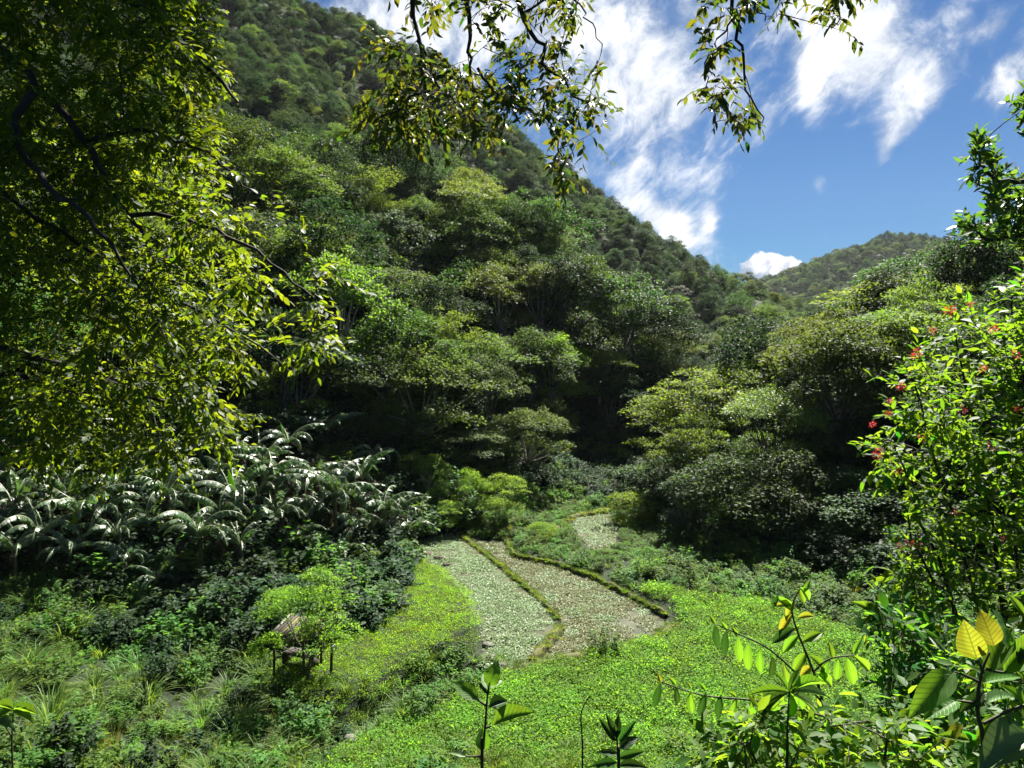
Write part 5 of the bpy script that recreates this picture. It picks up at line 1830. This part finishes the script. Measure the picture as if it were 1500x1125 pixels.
# big-leaved plant in the corner
r6_ = near_plant('broad_leaf_plant', [[(1440, 1180), (1432, 1040), (1438, 985), (1450, 955)], [(1436, 1000), (1415, 990), (1398, 984)], [(1440, 985), (1432, 965)], [(1436, 1030), (1415, 1028), (1402, 1026)], [(1440, 1060), (1480, 1040), (1510, 1030)], [(1445, 980), (1470, 985), (1500, 980)]], 2.6,
                  'broad-leaved plant with two yellowing veined leaves in the corner below the flowering bush', 'plant', .008)
leaves_px(r6_, [((1431, 964), (1411, 908), .74, 'big_yellow', .02, .85), ((1456, 946), (1438, 895), .70, 'big_yellow', .02, .85), ((1448, 985), (1484, 915), .42, 'big', .05, .6), ((1398, 984), (1332, 1042), .45, 'big', -.05, .5),
                ((1402, 1026), (1353, 1050), .60, 'big', -.03, .55), ((1432, 968), (1398, 958), .4, 'big', .05, .5), ((1440, 1000), (1496, 985), .45, 'big', .05, .4), ((1442, 1015), (1405, 1040), .4, 'big_dark', .0, .5),
                ((1470, 985), (1520, 935), .5, 'big', .06, .6), ((1500, 980), (1490, 945), .6, 'big_dark', .04, .7), ((1445, 1030), (1490, 1015), .35, 'big_pale', .05, .2), ((1480, 1040), (1475, 1062), .8, 'big_pale', .0, .5),
                ((1510, 1080), (1432, 1128), .55, 'big_pale', -.1, .45), ((1460, 1050), (1425, 1080), .4, 'big', .0, .5), ((1500, 1030), (1465, 1000), .5, 'big', .05, .5), ((1480, 950), (1462, 905), .4, 'big', .06, .6),
                ((1385, 955), (1360, 930), .3, 'big_pale', .05, .5), ((1500, 900), (1476, 868), .3, 'big', .05, .6), ((1410, 1060), (1380, 1092), .45, 'big_yellow', .0, .5), ((1420, 1085), (1375, 1075), .4, 'big', .0, .4)], 2.6)
r7_ = near_plant('upright_leaf_plant', [[(1300, 1160), (1296, 990), (1292, 900)]], 4.2, 'plant with a tuft of upright pale green leaves standing before the dark bank')
leaves_px(r7_, [((1292, 900), (1250, 880), .38, 'big', .02, .5), ((1292, 900), (1290, 866), .55, 'big', .02, .85), ((1292, 900), (1318, 870), .4, 'big', .04, .6), ((1292, 902), (1280, 868), .4, 'big_pale', .1, .5), ((1293, 905), (1262, 915), .4, 'big_dark', .0, .5),
                ((1293, 908), (1325, 905), .4, 'big_dark', .0, .5), ((1293, 915), (1270, 930), .45, 'big_dark', .0, .4), ((1294, 920), (1322, 928), .4, 'big_dark', .0, .4)], 4.2)
# fan-leaved plant on the rough ground
r8_ = near_plant('fan_leaf_plant', [[(18, 1100), (20, 1040)], [(18, 1080), (5, 1060), (-10, 1052)]], 13.5, 'plant with pale fan-shaped leaves among the rough grass', 'plant', .02)
leaves_px(r8_, [((20, 1040), (20 + 36 * math.cos(a), 1040 - 22 * math.sin(a) + 4), .36, 'big', .3 * math.sin(a), .35) for a in np.linspace(-.6, 3.7, 9)] +
          [((-2, 1056), (-2 + 30 * math.cos(a), 1056 - 16 * math.sin(a) + 4), .36, 'big_pale', .3 * math.sin(a), .35) for a in np.linspace(-.6, 3.7, 8)], 13.5)
# low leafy shrubs filling the corner
for k, (poly, n_, d0, d1, lb) in enumerate((([(1040, 1085), (1120, 1050), (1190, 1040), (1260, 1060), (1330, 1050), (1400, 1075), (1420, 1180), (1040, 1180)], 210, 3.0, 4.2, 'sunlit low shrub below the drooping sapling'),
                                            ([(1290, 900), (1330, 900), (1400, 930), (1420, 1000), (1380, 1060), (1310, 1060), (1290, 980)], 100, 3.8, 5.0, 'sunlit small-leaved shrub between the tuft of upright leaves and the yellowing leaves'),
                                            ([(1400, 980), (1560, 900), (1560, 1180), (1400, 1180)], 60, 2.9, 4.0, 'dense shaded shrub behind the yellowing veined leaves'))):
    bb = Bough(700 + k)
    cx = np.mean([q[0] for q in poly])
    q = P(cx, 1125, (d0 + d1) / 2)
    g = h1(q[0], q[1])
    rt = thing('low_shrub', (q[0], q[1], g), lb, 'shrub')
    for a in in_poly(poly, 7, bb.rg, d0, d1):
        bb.add_limb([np.array([q[0], q[1], g - .1]), (np.array([q[0], q[1], g]) + a) / 2 + bb.rg.normal(0, .1, 3), a], .016, .005, n=14)
    for a in in_poly(poly, n_, bb.rg, d0, d1):
        bb.spray(a, 3, 7, .17, .075, .034, .1, .003, sd=.4)
    bb.finish(rt, M['shrubleaf'], M['bark_dark'], 200, M['twig'])

# ------------------------------------------------------------------ haze
mt, b, out = newmat('haze_air')
pv = b.n('ShaderNodeVolumePrincipled')
pv.inputs['Color'].default_value = (.86, .92, 1.0, 1)
pv.inputs['Density'].default_value = HAZE
pv.inputs['Anisotropy'].default_value = .0
b.link(pv.outputs[0], out.inputs['Volume'])
zlo, zhi = float(TZ.min()) - 3, float(TZ.max()) + 30
m_ = MB()
m_.box([100, 555, (zlo + zhi) / 2], [1900, 1400, zhi - zlo])
if HAZE > 0:
    hz_ = obj('haze', m_.build('haze', [mt]))
    tag(hz_, 'thin pale blue haze filling the valley air', 'haze', kind='stuff')
